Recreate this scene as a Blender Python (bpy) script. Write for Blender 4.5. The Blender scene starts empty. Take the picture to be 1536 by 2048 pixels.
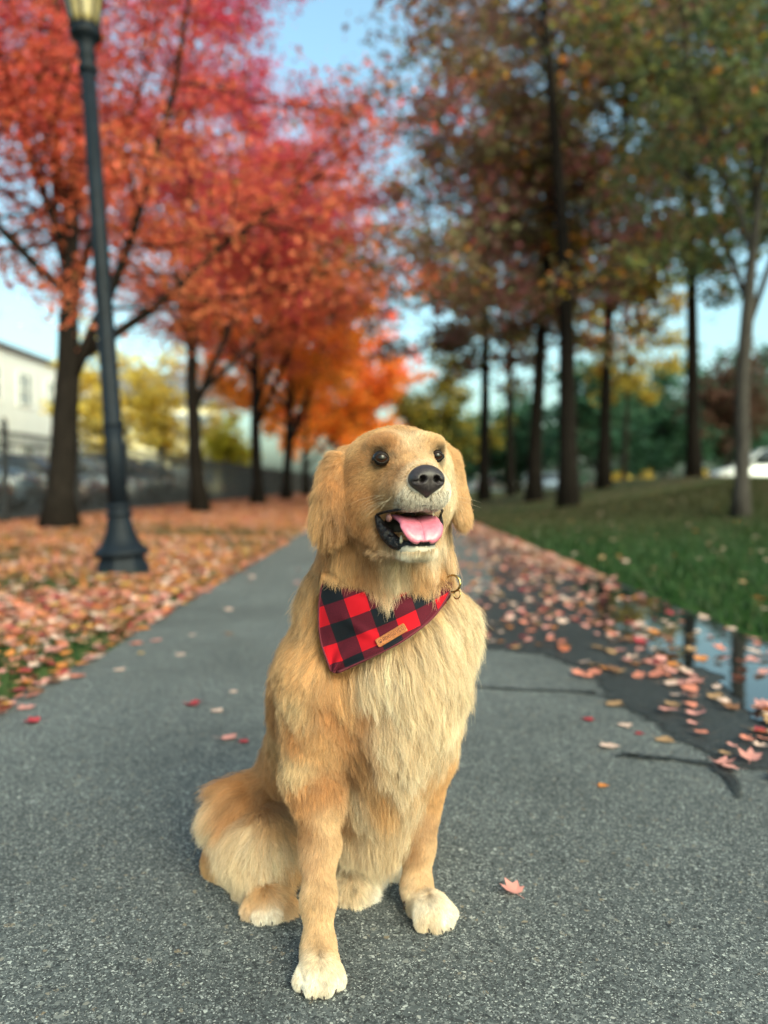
import bpy, bmesh, math, random
import numpy as np
from mathutils import Vector, Matrix, kdtree

rad = math.radians
scene = bpy.context.scene
COL = scene.collection

# ------------------------------------------------------------------ camera
F_PX = 1538.0                       # focal length in photo pixels (photo is 1536 x 2048)
CAM_H = 0.68
PITCH = math.atan(54.0 / F_PX)      # the horizon sits 54 px above the middle of the photo
cam_data = bpy.data.cameras.new("camera")
cam_data.sensor_fit = 'HORIZONTAL'
cam_data.sensor_width = 36.0
cam_data.lens = 36.0 * F_PX / 1536.0
cam_data.clip_start = 0.05
cam_data.clip_end = 3000.0
cam_data.dof.use_dof = True
cam_data.dof.focus_distance = 1.06
cam_data.dof.aperture_fstop = 2.7
cam_data.dof.aperture_blades = 0
cam = bpy.data.objects.new("camera", cam_data)
COL.objects.link(cam)
cam.location = (0, 0, CAM_H)
cam.rotation_euler = (math.pi / 2 - PITCH, 0, 0)
scene.camera = cam

# ------------------------------------------------------------------ sky, sun, exposure
SUN_EL, SUN_AZ = rad(34), rad(150)   # azimuth measured from +Y towards +X
world = bpy.data.worlds.new("World")
scene.world = world
world.use_nodes = True
wn, wl = world.node_tree.nodes, world.node_tree.links
wn.clear()
sky = wn.new('ShaderNodeTexSky')
sky.sky_type = 'NISHITA'
sky.sun_disc = False
sky.sun_elevation = SUN_EL
sky.sun_rotation = SUN_AZ
sky.air_density = 1.0
sky.dust_density = 5.0
sky.ozone_density = .5
bg = wn.new('ShaderNodeBackground')
bg.inputs['Strength'].default_value = 0.15
wo = wn.new('ShaderNodeOutputWorld')
tint = wn.new('ShaderNodeMix'); tint.data_type = 'RGBA'; tint.blend_type = 'MULTIPLY'
tint.inputs[0].default_value = 1.0
tint.inputs[7].default_value = (.80, 1.0, .87, 1)      # the photo's evening sky leans to cyan
wl.new(sky.outputs[0], tint.inputs[6])
wl.new(tint.outputs[2], bg.inputs[0])
wl.new(bg.outputs[0], wo.inputs[0])
sun_data = bpy.data.lights.new("sun", 'SUN')
sun_data.energy = .8
sun_data.angle = rad(30)
sun_data.color = (1.0, 0.86, 0.71)
sun = bpy.data.objects.new("sun", sun_data)
COL.objects.link(sun)
sun_dir = Vector((math.sin(SUN_AZ) * math.cos(SUN_EL), math.cos(SUN_AZ) * math.cos(SUN_EL), math.sin(SUN_EL)))
sun.rotation_euler = sun_dir.to_track_quat('Z', 'Y').to_euler()
scene.view_settings.view_transform = 'Standard'
scene.view_settings.look = 'None'
scene.view_settings.exposure = 1.55
scene.view_settings.gamma = 1.0
scene.render.engine = 'CYCLES'
scene.cycles.use_denoising = True
scene.cycles.max_bounces = 8
scene.cycles.diffuse_bounces = 4
scene.cycles.transparent_max_bounces = 8
scene.cycles_curves.shape = 'RIBBONS'
scene.render.hair_subdiv = 2

# ------------------------------------------------------------------ helpers
CP, SP = math.cos(PITCH), math.sin(PITCH)

def P(px, py, Y):
    """World point at distance Y along +Y that the photo shows at pixel (px, py)."""
    u, v = (px - 768.0) / F_PX, -(py - 1024.0) / F_PX
    t = Y / (CP + v * SP)
    return np.array([u * t, Y, CAM_H + t * (v * CP - SP)])

def ground(px, py, z=0.0):
    """World point on the level plane z that the photo shows at pixel (px, py)."""
    u, v = (px - 768.0) / F_PX, -(py - 1024.0) / F_PX
    t = (z - CAM_H) / (v * CP - SP)
    return np.array([u * t, t * (CP + v * SP), z])

def project(p):
    """Photo pixels of world points (n, 3)."""
    q = p - np.array([0, 0, CAM_H])
    fw = q[..., 1] * CP - q[..., 2] * SP
    up = q[..., 1] * SP + q[..., 2] * CP
    return 768.0 + F_PX * q[..., 0] / fw, 1024.0 - F_PX * up / fw

def unit(v):
    v = np.asarray(v, float)
    return v / np.maximum(np.linalg.norm(v, axis=-1, keepdims=True), 1e-9)

def tag(o, label=None, cat=None, group=None, kind=None):
    if label: o['label'] = label
    if cat: o['category'] = cat
    if group: o['group'] = group
    if kind: o['kind'] = kind
    return o

def empty(name, loc=(0, 0, 0), rz=0.0):
    o = bpy.data.objects.new(name, None)
    COL.objects.link(o)
    o.location = loc
    o.rotation_euler = (0, 0, rz)
    return o

def mesh_obj(name, verts, faces, mat, parent=None, smooth=True, colors=None, uvs=None):
    """One mesh object. faces: list of tuples or an (n, k) int array; colors: one rgb per vertex."""
    me = bpy.data.meshes.new(name)
    verts = np.asarray(verts, np.float32)
    if isinstance(faces, np.ndarray):
        k = faces.shape[1]
        me.vertices.add(len(verts)); me.vertices.foreach_set('co', verts.ravel())
        me.loops.add(faces.size); me.loops.foreach_set('vertex_index', faces.ravel().astype(np.int32))
        me.polygons.add(len(faces))
        me.polygons.foreach_set('loop_start', np.arange(0, faces.size, k, dtype=np.int32))
        me.update(calc_edges=True)
    else:
        me.from_pydata(verts.tolist(), [], faces)
        me.update()
    if smooth:
        me.polygons.foreach_set('use_smooth', np.ones(len(me.polygons), bool))
    if colors is not None:
        a = me.color_attributes.new('col', 'FLOAT_COLOR', 'POINT')
        c = np.ones((len(verts), 4), np.float32); c[:, :3] = colors
        a.data.foreach_set('color', c.ravel())
    if uvs is not None:
        uvl = me.uv_layers.new(name='uv')
        li = np.empty(len(me.loops), np.int32); me.loops.foreach_get('vertex_index', li)
        uvl.data.foreach_set('uv', np.asarray(uvs, np.float32)[li].ravel())
    if mat is not None:
        me.materials.append(mat)
    o = bpy.data.objects.new(name, me)
    COL.objects.link(o)
    if parent is not None:
        o.parent = parent
    return o

def copy_tree(o, parent=None):
    c = o.copy(); COL.objects.link(c); c.parent = parent
    for ch in list(o.children):
        copy_tree(ch, c)
    return c

class MB:
    """Collects shapes into one mesh."""
    def __init__(s): s.v, s.f, s.n = [], [], 0
    def add(s, v, f):
        v = np.asarray(v, float).reshape(-1, 3)
        s.v.append(v); s.f += [tuple(int(i) + s.n for i in q) for q in f]; s.n += len(v)
    def box(s, c, d, rz=0.0):
        x, y, z = np.array(d) / 2
        v = np.array([[-x,-y,-z],[x,-y,-z],[x,y,-z],[-x,y,-z],[-x,-y,z],[x,-y,z],[x,y,z],[-x,y,z]])
        if rz:
            v = v @ np.array([[math.cos(rz), math.sin(rz), 0], [-math.sin(rz), math.cos(rz), 0], [0, 0, 1]])
        s.add(v + np.array(c), [(0,3,2,1),(4,5,6,7),(0,1,5,4),(1,2,6,5),(2,3,7,6),(3,0,4,7)])
    def tube(s, pts, radii, n=8, cap=True):
        pts = np.asarray(pts, float); m = len(pts)
        radii = np.broadcast_to(np.asarray(radii, float), (m,))
        tg = unit(np.gradient(pts, axis=0))
        a = np.array([0, 0, 1.0]) if abs(tg[0][2]) < 0.9 else np.array([1.0, 0, 0])
        nrm = unit(np.cross(tg[0], a)); th = np.arange(n) * 2 * math.pi / n
        v = []
        for i in range(m):
            nrm = unit(nrm - tg[i] * np.dot(nrm, tg[i])); b = np.cross(tg[i], nrm)
            v.append(pts[i] + radii[i] * (np.cos(th)[:, None] * nrm + np.sin(th)[:, None] * b))
        f = [(i*n+j, i*n+(j+1) % n, (i+1)*n+(j+1) % n, (i+1)*n+j) for i in range(m-1) for j in range(n)]
        if cap: f += [tuple(range(n))[::-1], tuple(range((m-1)*n, m*n))]
        s.add(np.concatenate(v), f)
    def lathe(s, prof, n=24, c=(0, 0, 0), cap=True, flute=0.0):
        th = np.arange(n) * 2 * math.pi / n; v = []
        for i, (r, z) in enumerate(prof):
            rr = r * (1 - flute * (np.arange(n) % 2))
            v.append(np.stack([rr*np.cos(th), rr*np.sin(th), np.full(n, z)], 1) + np.array(c))
        m = len(prof)
        f = [(i*n+j, i*n+(j+1) % n, (i+1)*n+(j+1) % n, (i+1)*n+j) for i in range(m-1) for j in range(n)]
        if cap: f += [tuple(range(n))[::-1], tuple(range((m-1)*n, m*n))]
        s.add(np.concatenate(v), f)
    def sphere(s, c, r, nu=16, nv=10):
        r = np.broadcast_to(np.asarray(r, float), (3,))
        prof = [(math.sin(math.pi*i/nv), -math.cos(math.pi*i/nv)) for i in range(1, nv)]
        k = MB(); k.lathe(prof, nu)
        s.add(k.v[0]*r + np.array(c), k.f)
    def build(s, name, mat, parent=None, smooth=True):
        return mesh_obj(name, np.concatenate(s.v), s.f, mat, parent, smooth)

# ------------------------------------------------------------------ materials
def new_mat(name):
    m = bpy.data.materials.new(name); m.use_nodes = True
    nt = m.node_tree
    return m, nt, nt.nodes['Principled BSDF']

def N(nt, t, **kw):
    n = nt.nodes.new(t)
    for k, v in kw.items():
        if k in n.inputs.keys(): n.inputs[k].default_value = v
        else: setattr(n, k, v)
    return n

def ramp(nt, fac, stops):
    r = nt.nodes.new('ShaderNodeValToRGB'); e = r.color_ramp.elements
    while len(e) < len(stops): e.new(0.5)
    for el, (p, c) in zip(e, stops):
        el.position = p; el.color = (*c, 1) if len(c) == 3 else c
    nt.links.new(fac, r.inputs[0])
    return r.outputs[0]

def mix(nt, fac, a, b, mode='MIX'):
    m = nt.nodes.new('ShaderNodeMix'); m.data_type = 'RGBA'; m.blend_type = mode
    for s, v in ((m.inputs[0], fac), (m.inputs[6], a), (m.inputs[7], b)):
        if hasattr(v, 'is_linked'): nt.links.new(v, s)
        elif isinstance(v, (int, float)): s.default_value = v
        else: s.default_value = (*v, 1)
    return m.outputs[2]

def math_node(nt, op, a, b=0.0, clamp=False):
    m = nt.nodes.new('ShaderNodeMath'); m.operation = op; m.use_clamp = clamp
    for s, v in ((m.inputs[0], a), (m.inputs[1], b)):
        if hasattr(v, 'is_linked'): nt.links.new(v, s)
        else: s.default_value = v
    return m.outputs[0]

def bump(nt, height, bsdf, strength=0.5, dist=0.01):
    b = N(nt, 'ShaderNodeBump', Strength=strength, Distance=dist)
    nt.links.new(height, b.inputs['Height']); nt.links.new(b.outputs[0], bsdf.inputs['Normal'])

def plain(name, color, rough=0.6, metal=0.0, var=0.15, scale=8.0, coat=0.0, bumps=0.0, spec=0.5):
    """Painted or natural surface with a little uneven tone and roughness."""
    m, nt, b = new_mat(name)
    tc = N(nt, 'ShaderNodeTexCoord')
    nz = N(nt, 'ShaderNodeTexNoise', Scale=scale, Detail=4.0)
    nt.links.new(tc.outputs['Object'], nz.inputs['Vector'])
    c = np.array(color)
    col = ramp(nt, nz.outputs['Fac'], [(0.3, tuple(c*(1-var))), (0.7, tuple(np.minimum(c*(1+var), 1)))])
    nt.links.new(col, b.inputs['Base Color'])
    b.inputs['Roughness'].default_value = rough
    b.inputs['Metallic'].default_value = metal
    b.inputs['Coat Weight'].default_value = coat
    b.inputs['Specular IOR Level'].default_value = spec
    if bumps: bump(nt, nz.outputs['Fac'], b, bumps, 0.01)
    return m

def attr_color(nt, name='col'):
    a = N(nt, 'ShaderNodeAttribute'); a.attribute_name = name
    return a.outputs['Color']

def leaf_mat(name, trans=0.45):
    """Thin leaf: its own colour per leaf, part of the light passes through."""
    m, nt, b = new_mat(name)
    col = attr_color(nt)
    nt.links.new(col, b.inputs['Base Color'])
    b.inputs['Roughness'].default_value = 0.55
    b.inputs['Specular IOR Level'].default_value = 0.25
    tr = N(nt, 'ShaderNodeBsdfTranslucent')
    nt.links.new(col, tr.inputs['Color'])
    mx = N(nt, 'ShaderNodeMixShader'); mx.inputs[0].default_value = trans
    nt.links.new(b.outputs[0], mx.inputs[1]); nt.links.new(tr.outputs[0], mx.inputs[2])
    nt.links.new(mx.outputs[0], nt.nodes['Material Output'].inputs['Surface'])
    return m
# ================================================================== THE SETTING
rg = np.random.default_rng(11)
PATH_L, PATH_R = -1.17, 1.64
def sstep(t): t = np.clip(t, 0, 1); return t*t*(3-2*t)
def zg(x, y):
    """Height of the ground: flat beside the path, a low mound on the right."""
    x, y = np.asarray(x, float), np.asarray(y, float)
    up = np.clip((x - 1.7)/6.2, 0, 1.0)
    m = .84*sstep(up*.75)/sstep(.75)*sstep((y - 6.5)/10)*(1 - sstep((y-24)/14)*.85)
    low = np.where((x > PATH_L-.05) & (x < PATH_R+.02), -.012, .012 + .03*sstep((x-PATH_R)/.5) + .02*sstep((PATH_L-x)/1.0))
    und = .012*np.sin(x*1.7+y*.6)*np.sin(y*1.1-x*.4)*sstep((np.abs(x-.2)-1.6)/1.0)
    return low + m*(x > PATH_R) + und
# ground: one sheet to the horizon
gx1 = np.unique(np.concatenate([-np.geomspace(14, 900, 18), np.linspace(-14, -1.4, 64), [-1.22, -1.18, 1.65, 1.70], np.linspace(1.9, 14, 70), np.geomspace(14.5, 900, 18)]))
gy1 = np.unique(np.concatenate([-np.geomspace(3, 300, 10), np.linspace(-2.5, 30, 120), np.geomspace(31, 1500, 40)]))
XX, YY = np.meshgrid(gx1, gy1, indexing='ij')
gvv = np.stack([XX, YY, zg(XX, YY)], -1).reshape(-1, 3)
na, nb_ = len(gx1), len(gy1)
ii, jj = np.meshgrid(np.arange(na-1), np.arange(nb_-1), indexing='ij')
gq = np.stack([ii*nb_+jj, (ii+1)*nb_+jj, (ii+1)*nb_+jj+1, ii*nb_+jj+1], -1).reshape(-1, 4)
m_gr, nt, b = new_mat('lawn_soil')
tc = N(nt, 'ShaderNodeTexCoord'); sp_ = N(nt, 'ShaderNodeSeparateXYZ'); nt.links.new(tc.outputs['Object'], sp_.inputs[0])
n1 = N(nt, 'ShaderNodeTexNoise', Scale=.55, Detail=5.0); n2 = N(nt, 'ShaderNodeTexNoise', Scale=26.0, Detail=6.0); n3 = N(nt, 'ShaderNodeTexVoronoi', Scale=11.0)
for n_ in (n1, n2, n3): nt.links.new(tc.outputs['Object'], n_.inputs['Vector'])
green = ramp(nt, n2.outputs['Fac'], [(.25, (.018, .045, .010)), (.75, (.045, .105, .022))])
brown = ramp(nt, n2.outputs['Fac'], [(.25, (.030, .029, .013)), (.75, (.080, .066, .028))])
litter = ramp(nt, n3.outputs['Color'], [(.1, (.15, .06, .03)), (.5, (.36, .15, .06)), (.9, (.30, .20, .11))])
# right: bare brown earth and needles under the trees on the mound; left: soil under the leaves
far = math_node(nt, 'MULTIPLY', math_node(nt, 'SUBTRACT', sp_.outputs[1], 7.5), .16, True)
pat = math_node(nt, 'MULTIPLY', far, ramp(nt, n1.outputs['Fac'], [(.25, (.35, .35, .35)), (.6, (1, 1, 1))]), True)
right = mix(nt, pat, green, brown)
leftc = mix(nt, math_node(nt, 'MULTIPLY', math_node(nt, 'SUBTRACT', sp_.outputs[1], 8.0), .2, True), mix(nt, .5, green, brown), litter)
isr = math_node(nt, 'GREATER_THAN', sp_.outputs[0], 0.0)
nt.links.new(mix(nt, isr, leftc, right), b.inputs['Base Color'])
b.inputs['Roughness'].default_value = .95; b.inputs['Specular IOR Level'].default_value = .1
bump(nt, n2.outputs['Fac'], b, .6, .03)
tag(mesh_obj('ground', gvv, gq, m_gr), kind='structure')

# asphalt with its aggregate
def asphalt_mat(name, wet):
    m, nt, b = new_mat(name)
    tc = N(nt, 'ShaderNodeTexCoord')
    wob = N(nt, 'ShaderNodeTexNoise', Scale=160.0, Detail=2.0); nt.links.new(tc.outputs['Object'], wob.inputs['Vector'])
    vadd = N(nt, 'ShaderNodeVectorMath'); vadd.operation = 'MULTIPLY_ADD'
    nt.links.new(wob.outputs['Color'], vadd.inputs[0]); vadd.inputs[1].default_value = (.003, .003, .003); nt.links.new(tc.outputs['Object'], vadd.inputs[2])
    def vor(scale, feat='F1'):
        v = N(nt, 'ShaderNodeTexVoronoi', Scale=scale); v.feature = feat
        nt.links.new(vadd.outputs[0], v.inputs['Vector']); return v
    big, small, fine = vor(150.0), vor(320.0), vor(620.0)
    bedge = vor(150.0, 'DISTANCE_TO_EDGE')
    nbig = N(nt, 'ShaderNodeTexNoise', Scale=1.1, Detail=7.0, Roughness=.62); nt.links.new(tc.outputs['Object'], nbig.inputs['Vector'])
    s1 = N(nt, 'ShaderNodeSeparateColor'); nt.links.new(big.outputs['Color'], s1.inputs[0])
    s2 = N(nt, 'ShaderNodeSeparateColor'); nt.links.new(small.outputs['Color'], s2.inputs[0])
    s3 = N(nt, 'ShaderNodeSeparateColor'); nt.links.new(fine.outputs['Color'], s3.inputs[0])
    stone = ramp(nt, s1.outputs[0], [(0, (.020, .024, .028)), (.18, (.065, .075, .082)), (.55, (.105, .118, .125)), (.80, (.16, .172, .175)), (.93, (.27, .28, .27)), (.985, (.25, .19, .13)), (1, (.55, .56, .54))])
    mid = ramp(nt, s2.outputs[0], [(0, (.025, .028, .032)), (.4, (.080, .090, .097)), (.8, (.15, .165, .17)), (.94, (.36, .38, .38)), (1, (.62, .63, .60))])
    tiny = ramp(nt, s3.outputs[0], [(0, (.022, .024, .027)), (.5, (.075, .084, .090)), (.85, (.17, .18, .185)), (.95, (.45, .46, .45)), (1, (.75, .76, .74))])
    c = mix(nt, math_node(nt, 'GREATER_THAN', s1.outputs[1], .42), stone, mid)
    c = mix(nt, math_node(nt, 'GREATER_THAN', s2.outputs[1], .55), c, tiny)
    tone = ramp(nt, nbig.outputs['Fac'], [(.3, (.46, .46, .455)), (.72, (.86, .86, .85))])
    c = mix(nt, 1.0, c, tone, 'MULTIPLY')
    if wet: c = mix(nt, 1.0, c, (.33, .34, .36) if wet == 1 else (.58, .58, .6), 'MULTIPLY')
    nt.links.new(c, b.inputs['Base Color'])
    b.inputs['Roughness'].default_value = .55 if wet else .80
    b.inputs['Specular IOR Level'].default_value = .16 if wet else .30
    h = math_node(nt, 'ADD', math_node(nt, 'MULTIPLY', s2.outputs[2], .5), math_node(nt, 'MULTIPLY', s3.outputs[2], .35))
    h = math_node(nt, 'ADD', h, math_node(nt, 'MINIMUM', math_node(nt, 'MULTIPLY', bedge.outputs['Distance'], 60.0), .6))
    bump(nt, h, b, .25 if wet else .75, .0022)
    return m
m_asphalt = asphalt_mat('asphalt', False)
m_wet = asphalt_mat('wet_asphalt', 1)
ys = np.concatenate([np.linspace(-4, 14, 150), np.linspace(14.5, 130, 80)])
el = PATH_L + .025*np.sin(ys*2.3) + .02*np.sin(ys*6.1+1) + rg.normal(0, .007, len(ys))
er = PATH_R + .02*np.sin(ys*1.9+2) + rg.normal(0, .006, len(ys))
pv = np.concatenate([np.stack([el, ys, el*0], 1), np.stack([er, ys, er*0], 1), np.stack([el-.02, ys, el*0-.05], 1), np.stack([er+.02, ys, er*0-.05], 1)])
n_ = len(ys)
pf = [(i, i+n_, i+1+n_, i+1) for i in range(n_-1)] + [(i, i+1, i+1+2*n_, i+2*n_) for i in range(n_-1)] + [(i+n_, i+3*n_, i+1+3*n_, i+1+n_) for i in range(n_-1)]
tag(mesh_obj('path', pv, pf, m_asphalt, smooth=False), kind='structure')
mesh_lot = tag(mesh_obj('parking_lot', [(-60, 4, .045), (-7.0, 4, .045), (-7.0, 90, .045), (-60, 90, .045)], [(0, 1, 2, 3)], m_asphalt), kind='structure')

def ragged(pts, amp, step=.03, z=0.004, seed=0):
    r_ = np.random.default_rng(seed); out = []
    pts = [np.array(p[:2]) for p in pts]
    for i in range(len(pts)):
        a, c = pts[i], pts[(i+1) % len(pts)]
        d = c - a; L_ = np.linalg.norm(d); m_ = max(1, min(60, int(L_/step))); nn = np.array([-d[1], d[0]])/max(L_, 1e-6)
        for k in range(m_):
            out.append(a + d*k/m_ + nn*r_.normal(0, amp)*(k > 0))
    return [(p[0], p[1], z) for p in out]
gp_ = lambda l: [ground(x, y) for x, y in l]
front = gp_([(925, 1300), (1010, 1303), (1085, 1316), (1150, 1338), (1182, 1370), (1190, 1396), (1240, 1424), (1300, 1448), (1330, 1480), (1375, 1500), (1405, 1519), (1425, 1542), (1536, 1550), (1640, 1568)])
wet = front + [(1.66, 1.6), (1.66, 3), (1.66, 5), (1.65, 8), (1.65, 12), (1.2, 12), (1.0, 9), (.95, 7), (.72, 5.2), (.45, 4.3), (.28, 3.6)]
def soft_sheet(v2, inset, z):
    """A stain: rings of points from its rim (cover 0) to its inside (cover 1)."""
    p = np.array(v2)[:, :2]; d = np.roll(p, -4, 0) - np.roll(p, 4, 0); nn = unit(np.stack([-d[:, 1], d[:, 0]], 1))
    if np.sum(p[:, 0]*np.roll(p[:, 1], -1) - np.roll(p[:, 0], -1)*p[:, 1]) < 0: nn = -nn
    n = len(p); q = p + nn*inset
    v = np.concatenate([np.c_[p, np.full(n, z)], np.c_[q, np.full(n, z)]])
    f = [(k_, (k_+1) % n, n+(k_+1) % n, n+k_) for k_ in range(n)] + [tuple(range(n, 2*n))]
    return v, f, np.concatenate([np.zeros(n), np.ones(n)])
wv = ragged(wet, .010, .03, .004, 3)
SV, SF, SC = [], [], []
def add_s(v, f, c):
    o_ = sum(len(x) for x in SV); SV.append(np.array(v)); SF.extend([tuple(k_ + o_ for k_ in q) for q in f]); SC.append(np.array(c))
add_s(*soft_sheet(wv, .075, .004))
def streak(px, width):
    g_ = np.array(gp_(px))[:, :2]; n0 = len(g_); t_ = np.linspace(0, n0-1, n0*7)
    g2 = np.stack([np.interp(t_, range(n0), g_[:, k_]) for k_ in (0, 1)], 1) + rg.normal(0, .0035, (n0*7, 2)); w_ = np.interp(t_, range(n0), width)*rg.uniform(.7, 1.5, n0*7)*1.7
    d = unit(np.gradient(g2, axis=0)); nn = np.stack([-d[:, 1], d[:, 0]], 1); n = len(g2)
    v = np.concatenate([np.c_[g2 + nn*w_[:, None], np.full(n, .0055)], np.c_[g2, np.full(n, .0055)], np.c_[g2 - nn*w_[:, None], np.full(n, .0055)]])
    f = [(k_, k_+1, n+k_+1, n+k_) for k_ in range(n-1)] + [(n+k_, n+k_+1, 2*n+k_+1, 2*n+k_) for k_ in range(n-1)]
    add_s(v, f, np.concatenate([np.zeros(n), np.ones(n), np.zeros(n)]))
streak([(945, 1374), (1010, 1379), (1080, 1382), (1140, 1384), (1195, 1388)], [.007, .010, .008, .010, .018])
streak([(1232, 1515), (1262, 1512), (1300, 1518), (1350, 1521), (1420, 1530)], [.003, .013, .011, .008, .014])
streak([(1440, 1535), (1462, 1562), (1470, 1580), (1478, 1600)], [.020, .013, .009, .002])
nt = m_wet.node_tree; b = nt.nodes['Principled BSDF']
cov = N(nt, 'ShaderNodeSeparateColor'); nt.links.new(attr_color(nt), cov.inputs[0])
tc = N(nt, 'ShaderNodeTexCoord'); nz = N(nt, 'ShaderNodeTexNoise', Scale=28.0, Detail=6.0, Roughness=.7); nt.links.new(tc.outputs['Object'], nz.inputs['Vector'])
al = ramp(nt, math_node(nt, 'ADD', cov.outputs[0], math_node(nt, 'MULTIPLY', math_node(nt, 'SUBTRACT', nz.outputs['Fac'], .5), 1.1)), [(.18, (0, 0, 0)), (.62, (1, 1, 1))])
nt.links.new(al, b.inputs['Alpha'])
tag(mesh_obj('wet_patch', np.concatenate(SV), SF, m_wet, smooth=False, colors=np.repeat(np.concatenate(SC)[:, None], 3, 1)), kind='structure')
m_water, nt, b = new_mat('puddle_water')
b.inputs['Base Color'].default_value = (.012, .013, .013, 1); b.inputs['Roughness'].default_value = .015; b.inputs['IOR'].default_value = 1.36
tc = N(nt, 'ShaderNodeTexCoord'); nz = N(nt, 'ShaderNodeTexNoise', Scale=9.0, Detail=2.0); nt.links.new(tc.outputs['Object'], nz.inputs['Vector']); bump(nt, nz.outputs['Fac'], b, .04, .01)
pud = [[(1.41, 6.0), (1.55, 5.5), (1.61, 4.6), (1.63, 3.9), (1.62, 3.1), (1.62, 2.3), (1.52, 1.9), (1.28, 1.95), (1.08, 2.15), (1.12, 2.45), (1.20, 2.7), (1.05, 3.0), (1.10, 3.25), (1.00, 3.65), (1.13, 4.0), (1.24, 4.6), (1.30, 5.2)],
       [(1.30, 6.2), (1.45, 6.1), (1.52, 6.7), (1.5, 7.6), (1.42, 8.6), (1.33, 8.2), (1.30, 7.2)]]
wb = MB()
for i, pl_ in enumerate(pud):
    v = ragged(pl_, .012, .05, .008, 20+i); wb.add(v, [tuple(range(len(v)))])
tag(wb.build('puddle', m_water, smooth=False), kind='structure')

# ------------------------------------------------------------------ grass blades
def blades(n, x0, x1, y0, y1, h0, h1, seed, keepf=None):
    r_ = np.random.default_rng(seed)
    y = y0 + (y1-y0)*r_.random(n)**1.5; x = x0 + (x1-x0)*r_.random(n)
    if keepf is not None: k = keepf(x, y, r_); x, y = x[k], y[k]
    n = len(x); z = zg(x, y); a = r_.random(n)*6.283; h = r_.uniform(h0, h1, n)*(1 + .05*y); w = .0035 + .0006*y
    base = np.stack([x, y, z], 1); d = np.stack([np.cos(a), np.sin(a), a*0], 1); ln = np.stack([-np.sin(a), np.cos(a), a*0], 1)*(h*r_.uniform(.1, .8, n))[:, None]
    v = np.stack([base - d*w[:, None], base + d*w[:, None], base + ln + np.array([0, 0, 1])*h[:, None]], 1).reshape(-1, 3)
    c = np.array([(.013, .042, .011), (.021, .062, .014), (.036, .075, .018), (.058, .062, .022)])[r_.choice(4, n, p=[.35, .4, .18, .07])]*r_.uniform(.7, 1.2, (n, 1))
    c = c + (np.array([.045, .042, .016])*r_.uniform(.6, 1.5, (n, 1)) - c)*(sstep((y-6.5)/7)*.85)[:, None]
    return v, np.repeat(c, 3, 0)
gv1, gc1 = blades(105000, 1.64, 7.5, 1.8, 15.5, .03, .065, 1)
gv2, gc2 = blades(26000, -4.5, -1.17, 2.2, 12, .03, .06, 2, lambda x, y, r_: (np.sin(x*2.1+y*1.3) + np.sin(y*2.4-x) + r_.normal(0, .5, len(x)) > .75) | (r_.random(len(x)) < .16))
vv = np.concatenate([gv1, gv2]); m_blade = leaf_mat('grass_blade', .35)
tag(mesh_obj('grass', vv, np.arange(len(vv)).reshape(-1, 3), m_blade, smooth=False, colors=np.concatenate([gc1, gc2])), 'short green grass of the lawns on both sides of the path', 'grass', kind='stuff')

# ------------------------------------------------------------------ fallen leaves
m_fleaf = leaf_mat('fallen_leaf', .25)
PAL = {'pink': (.55, .24, .21), 'pale': (.60, .41, .34), 'salmon': (.52, .18, .125), 'red': (.30, .035, .045), 'orange': (.53, .19, .05), 'tan': (.36, .21, .11), 'brown': (.17, .08, .045), 'yellow': (.55, .32, .08)}
def leaf_shape(seed, curl):
    """Five-lobed leaf, about 1 unit across, curled up at the edges, with a stem."""
    r_ = np.random.default_rng(seed)
    rr, aa = [], []
    for k, (a, r) in enumerate([(90, 1), (68, .66), (44, .84), (20, .60), (-8, .66), (-40, .46), (-80, .28)]):
        aa.append(a); rr.append(r*r_.uniform(.85, 1.12))
    right_ = [(r*math.cos(rad(a)), r*math.sin(rad(a))) for a, r in zip(aa, rr)]
    left_ = [(-x*r_.uniform(.9, 1.1), y) for x, y in right_[1:]][::-1]
    o = np.array(right_ + left_)*.55
    inner = o*.5
    n = len(o)
    v2 = np.concatenate([[[0, 0]], inner, o])
    d2 = (v2**2).sum(1)
    z = curl*d2*1.4 + r_.normal(0, .035*(.4+curl), len(v2))*np.sqrt(d2)*2 + curl*.5*np.abs(v2[:, 0])*r_.uniform(.3, 1)
    v = np.concatenate([v2, z[:, None]], 1)
    f = [(0, 1+i, 1+(i+1) % n) for i in range(n)] + [(1+i, 1+n+i, 1+n+(i+1) % n, 1+(i+1) % n) for i in range(n)]
    s0 = len(v)
    sx = r_.uniform(-.1, .1)
    v = np.concatenate([v, [(-.012, -.1, .0), (.012, -.1, .0), (.012+sx, -.52, .03), (-.012+sx, -.52, .03)]])
    f.append((s0, s0+1, s0+2, s0+3))
    v[:, 2] -= v[:, 2].min()
    return v, f
SH = [leaf_shape(i, c_) for i, c_ in enumerate((.10, .22, .38, .15, .55, .28))]
def tri_faces(f):
    o = []
    for q in f: o += [(q[0], q[i], q[i+1]) for i in range(1, len(q)-1)]
    return np.array(o)
SHT = [(v, tri_faces(f)) for v, f in SH]
def coarse(v):
    n = (len(v) - 5)//2
    w_ = np.concatenate([v[:1], v[1+n:1+2*n]]); return w_, np.array([(0, 1+i, 1+(i+1) % n) for i in range(n)])
SHS = [coarse(v) for v, f in SHT]      # the lawn's cover: the same leaves without their stems
LEAVES = []          # x, y, z, size, turn, tilt, colour name, shape, place
def toss(x, y, z, s, col, place, sh=None):
    LEAVES.append((x, y, z, s, rg.random()*6.283, rg.normal(0, .13), rg.normal(0, .13), col, rg.integers(0, 6) if sh is None else sh, place))
pk = lambda names, p: names[rg.choice(len(names), p=np.array(p)/sum(p))]
def z_on(x, y):
    if PATH_L < x < PATH_R: return .012 if x > .9 else .003
    return float(zg(x, y)) + .02
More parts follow.
